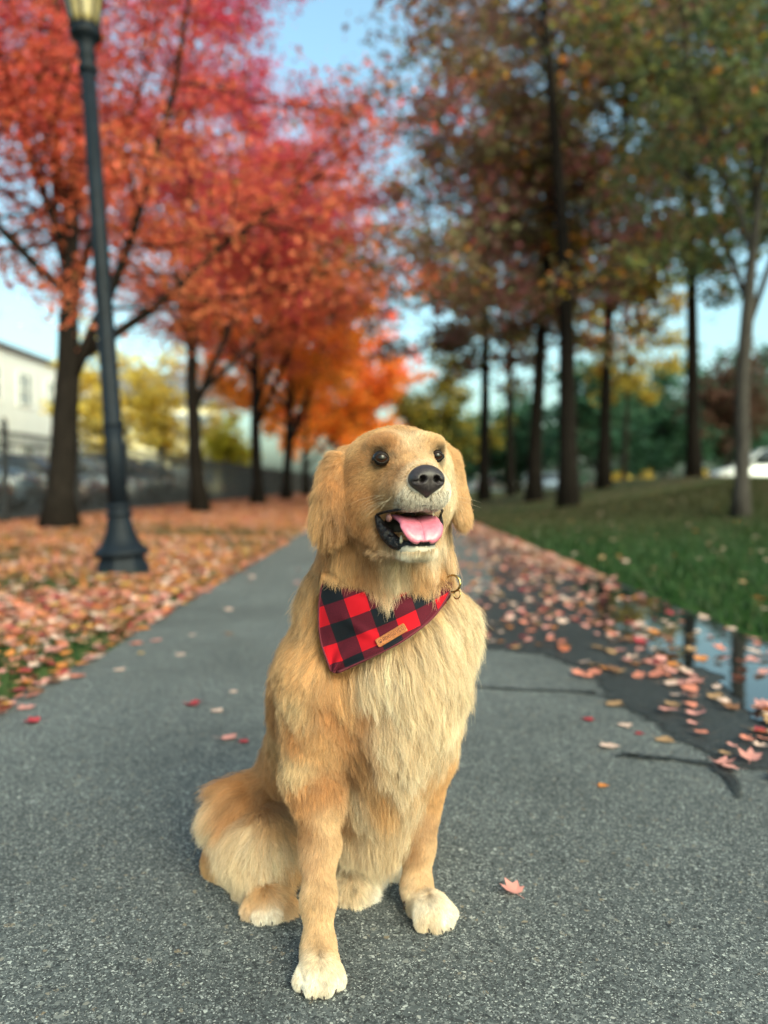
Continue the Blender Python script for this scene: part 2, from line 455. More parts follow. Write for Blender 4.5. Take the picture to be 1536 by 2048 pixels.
# left lawn cover
for i_ in range(84000):
    y = 2.0 + (7.5*rg.random()**1.15 if i_ < 27000 else 48*rg.random()**1.35); x = PATH_L + .04 - (5.3)*rg.random()**.95
    if abs(x) > .62*y + .8: continue
    bare = math.sin(x*2.1+y*1.3) + math.sin(y*2.4-x)
    if y < 7 and bare > 1.1 and rg.random() < .5: continue
    red_ = y < 4.5
    col = pk(['pink', 'pale', 'salmon', 'red', 'orange', 'tan', 'yellow', 'brown'], [4, 3.6, 4.5, 1.6, 3.2, 2.4, 1, 1] if red_ else [2, 2.2, 4.5, .5, 6, 3.0, 1, 1.5])
    toss(x, y, z_on(x, y) + .01*rg.random(), rg.uniform(.045, .08)*(1 + .018*y), col, 'lawn')
# gutter on the right, thick near the grass
for _ in range(4600):
    y = 1.75 + 14*rg.random()**1.6; x = 1.62 - abs(rg.normal(0, .30)) - (0 if y > 3 else .0)
    if x < .25 + .02*y or (x < .8 and y < 3): continue
    if math.sin(y*3.1 + x*2) > .55 and rg.random() < .5 and x > 1.1: continue
    if 2.3 < y < 5.4 and x > 1.07 and rg.random() < .92: continue
    place = 'puddle' if (x > 1.05 and 2 < y < 5.5) else 'wet'
    toss(x, y, .010 + .008*rg.random(), rg.uniform(.042, .085), pk(['pink', 'pale', 'salmon', 'red', 'orange', 'tan', 'brown'], [5, 6, 3, 1.4, 1.3, 3, 2]), place)
for _ in range(400):
    y = 2.6 + 5.2*rg.random(); x = .35 + .9*rg.random()
    if y < 3.1 and x < .62: continue
    toss(x, y, .008, rg.uniform(.045, .08), pk(['pink', 'pale', 'salmon', 'red', 'orange', 'tan', 'brown'], [4, 3, 4, 2.4, 1.6, 2, 2]), 'wet')
for _ in range(1150):
    y = 2.5 + 22*rg.random()**1.4; x = 1.7 + 8*rg.random()
    toss(x, y, float(zg(x, y)) + .055, rg.uniform(.055, .09), pk(['pale', 'tan', 'pink', 'orange', 'brown'], [4, 4, 2, 1, 2]), 'right')
for _ in range(60):
    y = 3 + 15*rg.random(); x = -1.1 + 1.7*rg.random()
    toss(x, y, .003, rg.uniform(.045, .07), pk(['pink', 'pale', 'salmon', 'red', 'brown'], [4, 3, 2, 1.5, 1]), 'dry')
# the leaves one can tell apart on the asphalt
NAMED = [
 (1030, 1789, .042, 'pink', 4, 'curled pink leaf lying alone on the asphalt right of the dog\'s paw'),
 (1202, 1574, .030, 'orange', 0, 'small bright orange leaf scrap on the dry asphalt right of the dog'),
 (1215, 1493, .060, 'pale', 3, 'pale pink leaf on dry grey asphalt just above the dark wet streak'),
 (1440, 1529, .060, 'pink', 4, 'crumpled dusty pink leaf at the end of the dark wet streak'),
 (1325, 1481, .062, 'tan', 0, 'tan leaf on the edge of the wet patch above the dark streak'),
 (1276, 1469, .030, 'red', 0, 'tiny dark red leaf on dry asphalt beside the wet patch edge'),
 (1180, 1441, .045, 'red', 0, 'flat dark red leaf on dry asphalt between dog and wet patch'),
 (1222, 1410, .075, 'tan', 3, 'broad tan leaf lying on the front edge of the wet patch'),
 (1250, 1452, .05, 'pale', 0, 'pale tan leaf on the wet patch below the broad tan leaf'),
 (452, 1478, .060, 'pink', 3, 'pale pink leaf on the asphalt close to the dog\'s back'),
 (487, 1486, .035, 'red', 0, 'small bright red leaf half hidden by the dog\'s back'),
 (433, 1423, .048, 'pale', 0, 'pale pink leaf above the larger one behind the dog\'s back'),
 (381, 1411, .065, 'red', 2, 'dark red leaf with folded edges on the asphalt left of the dog'),
 (467, 1386, .035, 'pale', 0, 'small pale leaf on the asphalt near the dog\'s shoulder'),
 (360, 1312, .05, 'pale', 3, 'whitish pink leaf in the middle of the path left of the dog'),
 (238, 1341, .055, 'pale', 0, 'pale leaf on the left half of the path below two pink ones'),
 (157, 1354, .07, 'salmon', 1, 'long pink leaf near the left edge of the path'),
 (48, 1419, .065, 'pink', 3, 'pink leaf lowest by the left edge of the photo'),
 (70, 1447, .060, 'red', 2, 'dark red leaf nearest the camera by the left path edge'),
 (270, 1288, .07, 'salmon', 0, 'salmon leaf left of a paler pink one on the path'),
 (308, 1283, .065, 'pink', 3, 'paler pink leaf right beside the salmon one on the path'),
 (283, 1308, .035, 'yellow', 0, 'small yellowish leaf on the path below a pair of pink leaves'),
 (460, 1221, .075, 'pale', 3, 'pale pink leaf far up the path left of the bandana'),
 (385, 1272, .04, 'pale', 0, 'little pale leaf on the path halfway to the lawn'),
 (459, 1271, .05, 'brown', 2, 'brownish red leaf on the path left of the dog\'s shoulder'),
]
LM = {}
def leaf_mesh(sh, col):
    if (sh, col) not in LM:
        v, f = SHT[sh]
        o = mesh_obj('fallen_leaf', v, f, m_fleaf, smooth=False, colors=np.array(PAL[col])*np.clip(1 + .10*np.sin(v[:, :1]*9) + .08*np.cos(v[:, 1:2]*11), .7, 1.3))
        LM[(sh, col)] = o.data; bpy.data.objects.remove(o)
    return LM[(sh, col)]
WORDS = {'pink': 'dusty pink', 'pale': 'pale pinkish', 'salmon': 'salmon red', 'red': 'deep red', 'orange': 'orange', 'tan': 'tan', 'brown': 'brown', 'yellow': 'yellow'}
PLACE = {'lawn': ('fallen leaf on the lawn left of the path', 'leaves on the left lawn'), 'puddle': ('fallen leaf floating at the puddle beside the right lawn', 'leaves at the puddle'),
         'wet': ('fallen leaf on the dark wet asphalt right of the dog', 'leaves on the wet asphalt'), 'right': ('fallen leaf on the green lawn right of the path', 'leaves on the right lawn'), 'dry': ('fallen leaf on the dry grey path behind the dog', 'leaves on the dry path')}
def put_leaf(x, y, z, s, a, t1, t2, col, sh, label, group):
    o = bpy.data.objects.new('fallen_leaf', leaf_mesh(sh, col)); COL.objects.link(o)
    o.location = (x, y, z); o.scale = (s, s, s); o.rotation_euler = (t1, t2, a)
    tag(o, label, 'leaf', group)
for (px, py, s, col, sh, label) in NAMED:
    q = ground(px, py)
    put_leaf(q[0], q[1], .004, s*1.15, rg.random()*6.283, 0, 0, col, sh, label, 'single leaves on the dry asphalt')
LA = np.array([(l[0], l[1], l[2], l[3]) for l in LEAVES])
lx, ly = project(LA[:, :3])
inside = (lx > 5) & (lx < 1531) & (ly < 2040) & ~((lx > 560) & (lx < 965) & (ly > 1000))
score = np.where(inside, LA[:, 3]/LA[:, 1], 0)
top = set(np.argsort(-score)[:265].tolist())
MV, MF, MC2, nacc = [], [], [], 0
for i, (x, y, z, s, a, t1, t2, col, sh, place) in enumerate(LEAVES):
    if i in top:
        put_leaf(x, y, z, s, a, t1, t2, col, int(sh), WORDS[col] + ' ' + PLACE[place][0], PLACE[place][1]); continue
    v, f = SHS[sh]
    ca_, sa_ = math.cos(a), math.sin(a)
    w_ = v*s; w_ = np.stack([w_[:, 0]*ca_ - w_[:, 1]*sa_, w_[:, 0]*sa_ + w_[:, 1]*ca_, w_[:, 2] + w_[:, 0]*t2 + w_[:, 1]*t1], 1) + np.array([x, y, z])
    MV.append(w_); MF.append(f + nacc); nacc += len(v)
    MC2.append(np.tile(np.array(PAL[col])*rg.uniform(.8, 1.15), (len(v), 1)))
tag(mesh_obj('fallen_leaves', np.concatenate(MV), np.concatenate(MF), m_fleaf, smooth=False, colors=np.concatenate(MC2)), 'thick cover of orange and pink fallen leaves on the lawns and along the gutter', 'leaves', kind='stuff')

# ------------------------------------------------------------------ trees
def bark_mat(name, c1_, c2_):
    m, nt, b = new_mat(name)
    tc = N(nt, 'ShaderNodeTexCoord'); mp = N(nt, 'ShaderNodeMapping'); mp.inputs['Scale'].default_value = (1, 1, .18)
    nt.links.new(tc.outputs['Object'], mp.inputs['Vector'])
    nz = N(nt, 'ShaderNodeTexNoise', Scale=22.0, Detail=6.0, Roughness=.65); nt.links.new(mp.outputs[0], nz.inputs['Vector'])
    nt.links.new(ramp(nt, nz.outputs['Fac'], [(.3, c1_), (.7, c2_)]), b.inputs['Base Color'])
    b.inputs['Roughness'].default_value = .95; b.inputs['Specular IOR Level'].default_value = .08; bump(nt, nz.outputs['Fac'], b, .9, .03)
    return m
m_bark = bark_mat('dark_bark', (.005, .004, .0035), (.018, .014, .012))
m_bark2 = bark_mat('grey_bark', (.022, .019, .018), (.065, .058, .053))
m_leaf = leaf_mat('tree_leaf', .55)

def bent(r_, a, d, L_, n, wob, up=0.0):
    pts = [np.array(a, float)]; d = unit(d)
    for _ in range(n):
        d = unit(d + r_.normal(0, wob, 3) + np.array([0, 0, up]))
        pts.append(pts[-1] + d*L_/n)
    return np.array(pts), d
def make_tree(name, label, cat, loc, H_, tr, fork, spread, style, pal, seed, nleaf, lsize, base_h=None, group=None, bark=None, lean=0.0, sig=.26, limbs=7, bottom=1.0, wide=.95):
    r_ = np.random.default_rng(seed)
    root = empty(name, loc); tag(root, label, cat, group)
    mb = MB(); tw = []
    if style == 'spread':
        tall_ = fork + (H_ - fork)*.62
        tp, d = bent(r_, (0, 0, -.05), (lean, 0, 1), tall_ + .05, 12, .035)
        zz = np.linspace(0, tall_, 13)
        mb.tube(tp, tr*np.interp(zz, [0, .12, .5, fork, fork + .25*(H_-fork), tall_], [1.7, 1.25, 1.02, .92, .5, .10]), 12)
        for i in range(limbs):
            az = 6.283*(i + r_.uniform(-.3, .3))/limbs
            inc = r_.uniform(.30, wide) if i < limbs-2 else r_.uniform(.02, .2)
            dv = np.array([math.cos(az)*math.sin(inc), math.sin(az)*math.sin(inc), math.cos(inc)])
            L_ = (H_ - fork)*(1.0 - .30*inc)*r_.uniform(.85, 1.08)
            zs = fork + (i/max(limbs-1, 1))**1.1*.30*(H_ - fork) + r_.uniform(-.1, .1); L_ *= 1 - .45*(zs - fork)/(H_ - fork)
            st = np.array([np.interp(zs, zz, tp[:, k]) for k in range(3)])
            lp, _ = bent(r_, st, dv, L_, 8, .07, .03)
            mb.tube(lp, tr*(.50 - .22*i/limbs)*np.linspace(1, .12, 9), 7)
            nsub = 10
            for j in range(nsub):
                t = .18 + .8*(j + r_.random())/nsub; q = lp[0]*0 + np.array([np.interp(t*8, range(9), lp[:, k]) for k in range(3)])
                a2 = r_.random()*6.283; dd = np.array([math.cos(a2), math.sin(a2), r_.uniform(-.15, .75)])
                sl = spread*r_.uniform(.45, .95)*(1.15 - .55*t)
                sp, _ = bent(r_, q, dd, sl, 5, .13, .02)
                mb.tube(sp, tr*.16*np.linspace(1, .2, 6)*(1.2-.6*t), 5, cap=False)
                tw.append((sp, 1.0))
                for k in range(4):
                    tt_ = r_.uniform(.25, 1); qq = np.array([np.interp(tt_*5, range(6), sp[:, m]) for m in range(3)])
                    a3 = r_.random()*6.283
                    p3, _ = bent(r_, qq, (math.cos(a3), math.sin(a3), r_.uniform(-.45, .6)), sl*.55, 3, .15)
                    mb.tube(p3, tr*.05*np.linspace(1, .3, 4), 4, cap=False)
                    tw.append((p3, 1.4))
    else:
        tp, d = bent(r_, (0, 0, -.05), (lean, 0, 1), H_, 14, .018)
        rr_ = np.interp(np.linspace(0, 1, 15), [0, .03, .1, .5, 1], [1.5, 1.1, .98, .62, .06])
        mb.tube(tp, tr*rr_, 12)
        nb = int((H_ - fork)/.30)
        for i in range(nb):
            t = (fork + (H_ - fork)*(i + r_.random())/nb)/H_
            q = np.array([np.interp(t*14, range(15), tp[:, k]) for k in range(3)])
            u_ = (t*H_ - fork)/(H_ - fork)
            L_ = spread*(min(1, .45*bottom + u_*3.0))*(1 - u_**2.2*.85)*r_.uniform(.65, 1.1)
            az = i*2.4 + r_.uniform(-.5, .5); el_ = r_.uniform(-.25, .25) + .5*u_
            sp, _ = bent(r_, q, (math.cos(az)*math.cos(el_), math.sin(az)*math.cos(el_), math.sin(el_)), L_, 6, .09, .01)
            mb.tube(sp, max(tr*.2*(1-u_*.6), .012)*np.linspace(1, .15, 7), 5, cap=False)
            tw.append((sp[2:], .8))
            for k in range(6):
                tt_ = r_.uniform(.25, 1); qq = np.array([np.interp(tt_*6, range(7), sp[:, m]) for m in range(3)])
                a3 = az + r_.choice([-1, 1])*r_.uniform(.4, 1.2)
                p3, _ = bent(r_, qq, (math.cos(a3), math.sin(a3), r_.uniform(-.4, .35)), L_*.42, 3, .13)
                mb.tube(p3, .012*np.linspace(1, .3, 4), 4, cap=False)
                tw.append((p3, 1.4))
    mb.build('trunk', bark or m_bark, root)
    # leaves along the twigs
    wts = np.array([w_*np.linalg.norm(np.diff(p_, axis=0), axis=1).sum() for p_, w_ in tw]); wts *= r_.uniform(.2, 1.8, len(wts))
    cnt = r_.multinomial(nleaf, wts/wts.sum()); cs = []; cid = []
    for i, (p_, _) in enumerate(tw):
        c_ = cnt[i]
        if not c_: continue
        t = r_.random(c_)**.8*(len(p_)-1)
        cs.append(np.stack([np.interp(t, range(len(p_)), p_[:, k]) for k in range(3)], 1) + r_.normal(0, sig, (c_, 3))*np.array([1, 1, .75]))
        cid.append(np.full(c_, i))
    C_s = np.concatenate(cs); cid = np.concatenate(cid); n = len(C_s)
    nv = unit(r_.normal(0, 1, (n, 3)) + np.array([0, -.3, .8])); a = unit(np.cross(nv, r_.normal(0, 1, (n, 3)))); bb = np.cross(nv, a)
    s = lsize*r_.uniform(.6, 1.3, (n, 1))
    v = np.stack([C_s - a*s*.55, C_s + bb*s*.42 + nv*s*.08, C_s + a*s*.55, C_s - bb*s*.42 + nv*s*.08], 1).reshape(-1, 3)
    hgt = (C_s[:, 2] - C_s[:, 2].min())/np.ptp(C_s[:, 2])
    col = pal(C_s, hgt, r_, cid)
    mesh_obj('crown', v, np.arange(4*n).reshape(-1, 4), m_leaf, root, smooth=False, colors=np.repeat(col, 4, 0))
    return root
def blend(stops, t):
    t = np.clip(t, 0, 1); x = [s_[0] for s_ in stops]; c = np.array([s_[1] for s_ in stops])
    return np.stack([np.interp(t, x, c[:, i]) for i in range(3)], 1)
def pal_red(stops, f_=(.88, .70, .84)):
    def f(C_s, h, r_, cid):
        br = r_.normal(0, .16, cid.max()+1)[cid]
        c = blend(stops, h + br + r_.normal(0, .12, len(h)))
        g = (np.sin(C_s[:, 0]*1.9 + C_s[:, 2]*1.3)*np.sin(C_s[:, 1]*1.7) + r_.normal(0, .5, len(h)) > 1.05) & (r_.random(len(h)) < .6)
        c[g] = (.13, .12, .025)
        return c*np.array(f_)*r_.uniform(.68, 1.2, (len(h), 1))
    return f
RED1 = [(0, (.74, .27, .10)), (.25, (.72, .19, .08)), (.55, (.70, .14, .09)), (.8, (.68, .11, .12)), (1, (.66, .11, .17))]
RED2 = [(0, (.72, .24, .075)), (.18, (.70, .14, .075)), (.4, (.67, .085, .105)), (.7, (.67, .09, .16)), (1, (.67, .12, .22))]
ORG = [(0, (.90, .36, .04)), (.4, (.92, .29, .04)), (.7, (.90, .17, .06)), (1, (.82, .10, .09))]
def at_ground(px, D):
    x = (px - 768)/F_PX*D*1.0
    return (x, D, float(zg(x, D)) - .03)
GRP = 'red maples along the left lawn'
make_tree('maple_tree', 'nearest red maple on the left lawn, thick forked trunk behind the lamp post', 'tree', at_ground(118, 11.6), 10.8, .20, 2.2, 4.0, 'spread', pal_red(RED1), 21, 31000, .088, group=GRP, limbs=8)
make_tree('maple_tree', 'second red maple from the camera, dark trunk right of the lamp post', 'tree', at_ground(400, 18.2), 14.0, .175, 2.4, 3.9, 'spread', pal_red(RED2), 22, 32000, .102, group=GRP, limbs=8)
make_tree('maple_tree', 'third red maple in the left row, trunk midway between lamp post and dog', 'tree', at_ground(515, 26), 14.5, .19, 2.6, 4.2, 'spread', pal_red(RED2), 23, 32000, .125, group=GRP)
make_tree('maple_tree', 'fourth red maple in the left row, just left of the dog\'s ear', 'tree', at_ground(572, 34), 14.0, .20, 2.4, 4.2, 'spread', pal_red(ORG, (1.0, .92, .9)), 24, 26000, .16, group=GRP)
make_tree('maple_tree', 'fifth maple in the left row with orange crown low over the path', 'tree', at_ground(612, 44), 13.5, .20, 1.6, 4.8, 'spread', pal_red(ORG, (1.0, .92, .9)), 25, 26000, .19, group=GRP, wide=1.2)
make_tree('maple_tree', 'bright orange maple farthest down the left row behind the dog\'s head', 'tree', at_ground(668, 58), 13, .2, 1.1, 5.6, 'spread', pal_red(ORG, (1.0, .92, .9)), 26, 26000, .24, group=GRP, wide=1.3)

def pal_dark(cols, p, accent=None, pa=.05):
    cols = np.array(cols)
    def f(C_s, h, r_, cid):
        k = r_.choice(len(cols), cid.max()+1, p=p)[cid]
        sw = r_.random(len(h)) < .3; k[sw] = r_.choice(len(cols), sw.sum(), p=p)
        c = cols[k].copy()
        if accent is not None:
            nb2 = r_.random(cid.max()+1) < pa*1.6
            a_ = (nb2[cid] & (r_.random(len(h)) < .6)) | (r_.random(len(h)) < pa*.3)
            c[a_] = np.array(accent)[r_.choice(len(accent), a_.sum())]
        return c*r_.uniform(.58, 1.12, (len(h), 1))
    return f
ACC = [(.66, .26, .05), (.62, .20, .06), (.60, .40, .06)]
MAR = pal_dark([(.28, .15, .125), (.25, .18, .10), (.20, .19, .085), (.36, .12, .13)], [.30, .28, .28, .14], ACC, .07)
GRN = pal_dark([(.13, .165, .07), (.10, .145, .07), (.18, .15, .07), (.22, .22, .06)], [.35, .3, .2, .15], ACC, .05)
OLI = pal_dark([(.17, .12, .055), (.12, .12, .045), (.32, .25, .05), (.18, .085, .06)], [.3, .3, .2, .2], ACC, .12)
YEL = pal_dark([(.50, .36, .05), (.40, .30, .05), (.20, .18, .04)], [.45, .35, .2], [(.62, .25, .05)], .08)
GRP2 = 'tall trees on the right lawn'
def rt(px, D, *a, **k): return make_tree('tall_tree', a[0], 'tree', at_ground(px, D), *a[1:], group=GRP2, **k)
rt(1137, 16, 'tall dark tree with the thickest trunk on the right mound, maroon crown', 16.5, .185, 3.6, 4.8, 'leader', MAR, 31, 22000, .135, bottom=.8)
rt(1068, 21, 'dark trunked tree just left of the thickest one on the mound', 16, .19, 4.4, 4.2, 'leader', MAR, 32, 12000, .16, bottom=.7)
rt(1207, 21.5, 'dark trunked tree just right of the thickest one, olive crown', 16, .17, 4.4, 4.2, 'leader', OLI, 33, 10500, .16, bottom=.6)
rt(968, 26, 'slender tree standing nearest the dog\'s head on the right lawn', 16, .18, 4.0, 4.6, 'leader', MAR, 34, 13000, .18, bottom=.8)
rt(1022, 31, 'thinnest straight trunk between two dark trees right of the dog', 15, .15, 5.4, 3.4, 'leader', OLI, 35, 10000, .19, bottom=.7)
rt(1387, 20, 'tall slim tree standing alone on the mound toward the right edge, green crown', 16.5, .165, 4.8, 4.8, 'leader', GRN, 36, 15500, .16, bottom=.6)
rt(1482, 11, 'young grey barked tree forking low by the right edge of the photo', 9.5, .10, 2.7, 2.4, 'spread', GRN, 37, 11000, .10, bark=m_bark2, limbs=5, lean=-.03)
make_tree('tall_tree', 'tall tree right of the photo edge, dark green crown reaching into the picture', 'tree', (9.6, 15.0, float(zg(9.6, 15))), 15.5, .2, 4.4, 5.0, 'leader', GRN, 38, 17000, .145, group=GRP2, bottom=.8)
# beyond the lawns
make_tree('yellow_tree', 'yellow green bushy tree beyond the lawn right behind the dog\'s head', 'tree', (3.7, 46, 0), 7.6, .14, 1.0, 2.2, 'spread', pal_dark([(.16, .16, .03), (.28, .22, .03), (.08, .11, .03)], [.4, .3, .3], [(.6, .42, .05)], .12), 41, 9000, .21)
make_tree('yellow_tree', 'thin yellow leaved tree behind the trunks on the right mound', 'tree', (11.2, 36, 0), 12, .13, 4.5, 2.6, 'leader', YEL, 42, 4500, .22, bottom=.6)
make_tree('yellow_tree', 'golden yellow tree beyond the fence left of the lamp post, behind parked cars', 'tree', (-15.2, 42, 0), 8.0, .16, 1.2, 2.4, 'spread', pal_dark([(.86, .66, .10), (.82, .56, .07), (.88, .74, .24)], [.4, .3, .3]), 43, 3600, .24)
make_tree('yellow_tree', 'golden yellow tree beyond the fence right of the lamp post', 'tree', (-12.2, 42, 0), 7.4, .16, 1.2, 2.2, 'spread', pal_dark([(.86, .66, .10), (.82, .56, .07), (.88, .74, .24)], [.4, .3, .3]), 44, 3800, .24)
make_tree('yellow_tree', 'lime yellow tree beyond the far end of the fence', 'tree', (-10.4, 52, 0), 4.6, .12, .8, 1.7, 'spread', pal_dark([(.62, .56, .05), (.55, .45, .05)], [.5, .5]), 45, 4000, .24)
GB = pal_dark([(.06, .16, .10), (.05, .12, .07), (.08, .19, .10), (.05, .09, .05)], [.3, .3, .25, .15])
for i, (x, y, h_, w_, lab) in enumerate([(14.0, 50, 7.5, 3.8, 'green tree beyond the mound between the two right trunks'), (18.8, 52, 8.2, 4.2, 'dense green tree beyond the mound left of the young tree'), (24.0, 54, 8.4, 4.2, 'green tree beyond the mound near the right photo edge'),
                                         (29.5, 56, 8.6, 4.2, 'green tree farthest right beyond the mound'), (10.2, 58, 6.0, 3.8, 'low green tree far behind the thickest trunk'), (6.6, 70, 6.0, 4.0, 'low green tree far behind the dog\'s right ear')]):
    make_tree('green_tree', lab, 'tree', (x, y, 0), h_, .16, .7, w_*.85, 'spread', GB, 50+i, 9000, .34, group='green trees beyond the right lawn', sig=.4)
make_tree('red_tree', 'dark red tree far behind the young tree on the right', 'tree', (19.5, 44, 0), 7.5, .15, 2.6, 2.6, 'spread', pal_dark([(.13, .055, .04), (.10, .06, .035)], [.5, .5]), 61, 3200, .25)
# low yellow shrubs
for i, (px, lab) in enumerate([(1240, 'small yellow shrub left of the far right slim trunk'), (1290, 'small yellow shrub just past the middle of the mound crest'), (1405, 'small yellow shrub right of the slim trunk on the mound'), (1455, 'small yellow shrub behind the young tree')]):
    x = (px-768)/F_PX*38
    make_tree('yellow_shrub', lab, 'shrub', (x, 38, .15), 1.05, .03, .15, .45, 'spread', pal_dark([(.66, .46, .06), (.5, .36, .08)], [.6, .4]), 70+i, 600, .13, group='yellow shrubs beyond the mound', limbs=5, sig=.12)

# ------------------------------------------------------------------ lamp post
m_iron = plain('dark_blue_grey_iron', (.0045, .0075, .0125), .6, spec=.15, var=.25, scale=14, bumps=.1)
m_lglass, nt, b = new_mat('cream_lantern_glass')
tc = N(nt, 'ShaderNodeTexCoord'); nz = N(nt, 'ShaderNodeTexNoise', Scale=9.0); nt.links.new(tc.outputs['Object'], nz.inputs['Vector'])
nt.links.new(ramp(nt, nz.outputs['Fac'], [(.3, (.22, .165, .07)), (.7, (.30, .235, .11))]), b.inputs['Base Color'])
b.inputs['Roughness'].default_value = .25; b.inputs['Subsurface Weight'].default_value = .3; b.inputs['Subsurface Radius'].default_value = (.05, .05, .04)
lb = ground(247, 1152, .02)
lamp = empty('street_lamp', (lb[0], lb[1], .0)); lamp.rotation_euler = (0, rad(-3.3), 0)
tag(lamp, 'dark blue grey iron lamp post with flared base and cream lantern on the leafy lawn', 'street lamp')
k = MB(); k.lathe([(.205, -.06), (.200, .05), (.185, .10), (.160, .165)], 16, flute=.05); k.build('plinth', m_iron, lamp, False)
k = MB(); k.lathe([(.165, .163), (.192, .172), (.198, .19), (.190, .21), (.165, .225), (.135, .26), (.112, .31), (.095, .37), (.084, .43), (.080, .455)], 32); k.build('base', m_iron, lamp)
k = MB(); k.lathe([(.080, .452), (.094, .46), (.095, .48), (.080, .49), (.077, .51), (.088, .52), (.088, .535), (.072, .548)], 28); k.build('collar', m_iron, lamp)
k = MB(); k.lathe([(.072, .545), (.068, .9), (.066, 1.10)], 32, flute=.07); k.build('fluted_shaft', m_iron, lamp)
k = MB(); k.lathe([(.0665, 1.098), (.072, 1.11), (.072, 1.13), (.064, 1.14), (.060, 2.2), (.0515, 3.60)], 24); k.build('pole', m_iron, lamp)
k = MB(); k.lathe([(.0515, 3.598), (.068, 3.61), (.070, 3.64), (.056, 3.66), (.054, 3.70), (.063, 3.715), (.063, 3.735), (.057, 3.75), (.060, 3.80), (.075, 3.835), (.105, 3.85), (.110, 3.89), (.092, 3.905), (.092, 3.93)], 24); k.build('capital', m_iron, lamp)
k = MB(); k.lathe([(.086, 3.925), (.098, 3.98), (.122, 4.10), (.146, 4.25), (.160, 4.40), (.158, 4.48), (.130, 4.55)], 24); k.build('lantern_glass', m_lglass, lamp)
k = MB()
for i in range(8):
    a = i*math.pi/4 + .2
    k.tube([(r_*math.cos(a), r_*math.sin(a), z_) for r_, z_ in ((.094, 3.91), (.104, 3.98), (.128, 4.10), (.152, 4.25), (.166, 4.40), (.163, 4.49), (.130, 4.56))], .0085, 6)
cage = k.build('lantern_frame', m_iron, lamp)
k = MB(); k.lathe([(.170, 4.50), (.185, 4.52), (.170, 4.55), (.12, 4.62), (.06, 4.68), (.03, 4.72), (.035, 4.76), (.02, 4.80), (.004, 4.86)], 24); k.build('lantern_roof', m_iron, lamp)

# ------------------------------------------------------------------ fence on the left
m_fence = plain('black_fence_metal', (.014, .015, .017), .5, var=.2)
fence = empty('metal_fence', (-6.4, 13.0, 0)); tag(fence, 'black metal picket fence between the left lawn and the parking lot', 'fence')
k = MB(); k.box((0, 0, .85), (.075, .075, 1.7)); k.lathe([(.055, 1.70), (.06, 1.72), (.03, 1.76), (.035, 1.79), (.005, 1.83)], 10)
post0 = k.build('post', m_fence, fence, False)
k = MB()
SPN = 3.1
for z_ in (.15, 1.38, 1.56): k.box((0, SPN/2, z_), (.032, SPN-.08, .036))
for i in range(1, 27): k.box((0, i*SPN/27, .86), (.018, .018, 1.5))
panel0 = k.build('picket_panel', m_fence, fence, False)
for i in range(-2, 22):
    for src in (post0, panel0):
        if i == -2: src.location = (-.012*i, i*SPN, 0); continue
        c = src.copy(); COL.objects.link(c); c.parent = fence; c.location = (-.012*i, i*SPN, 0)

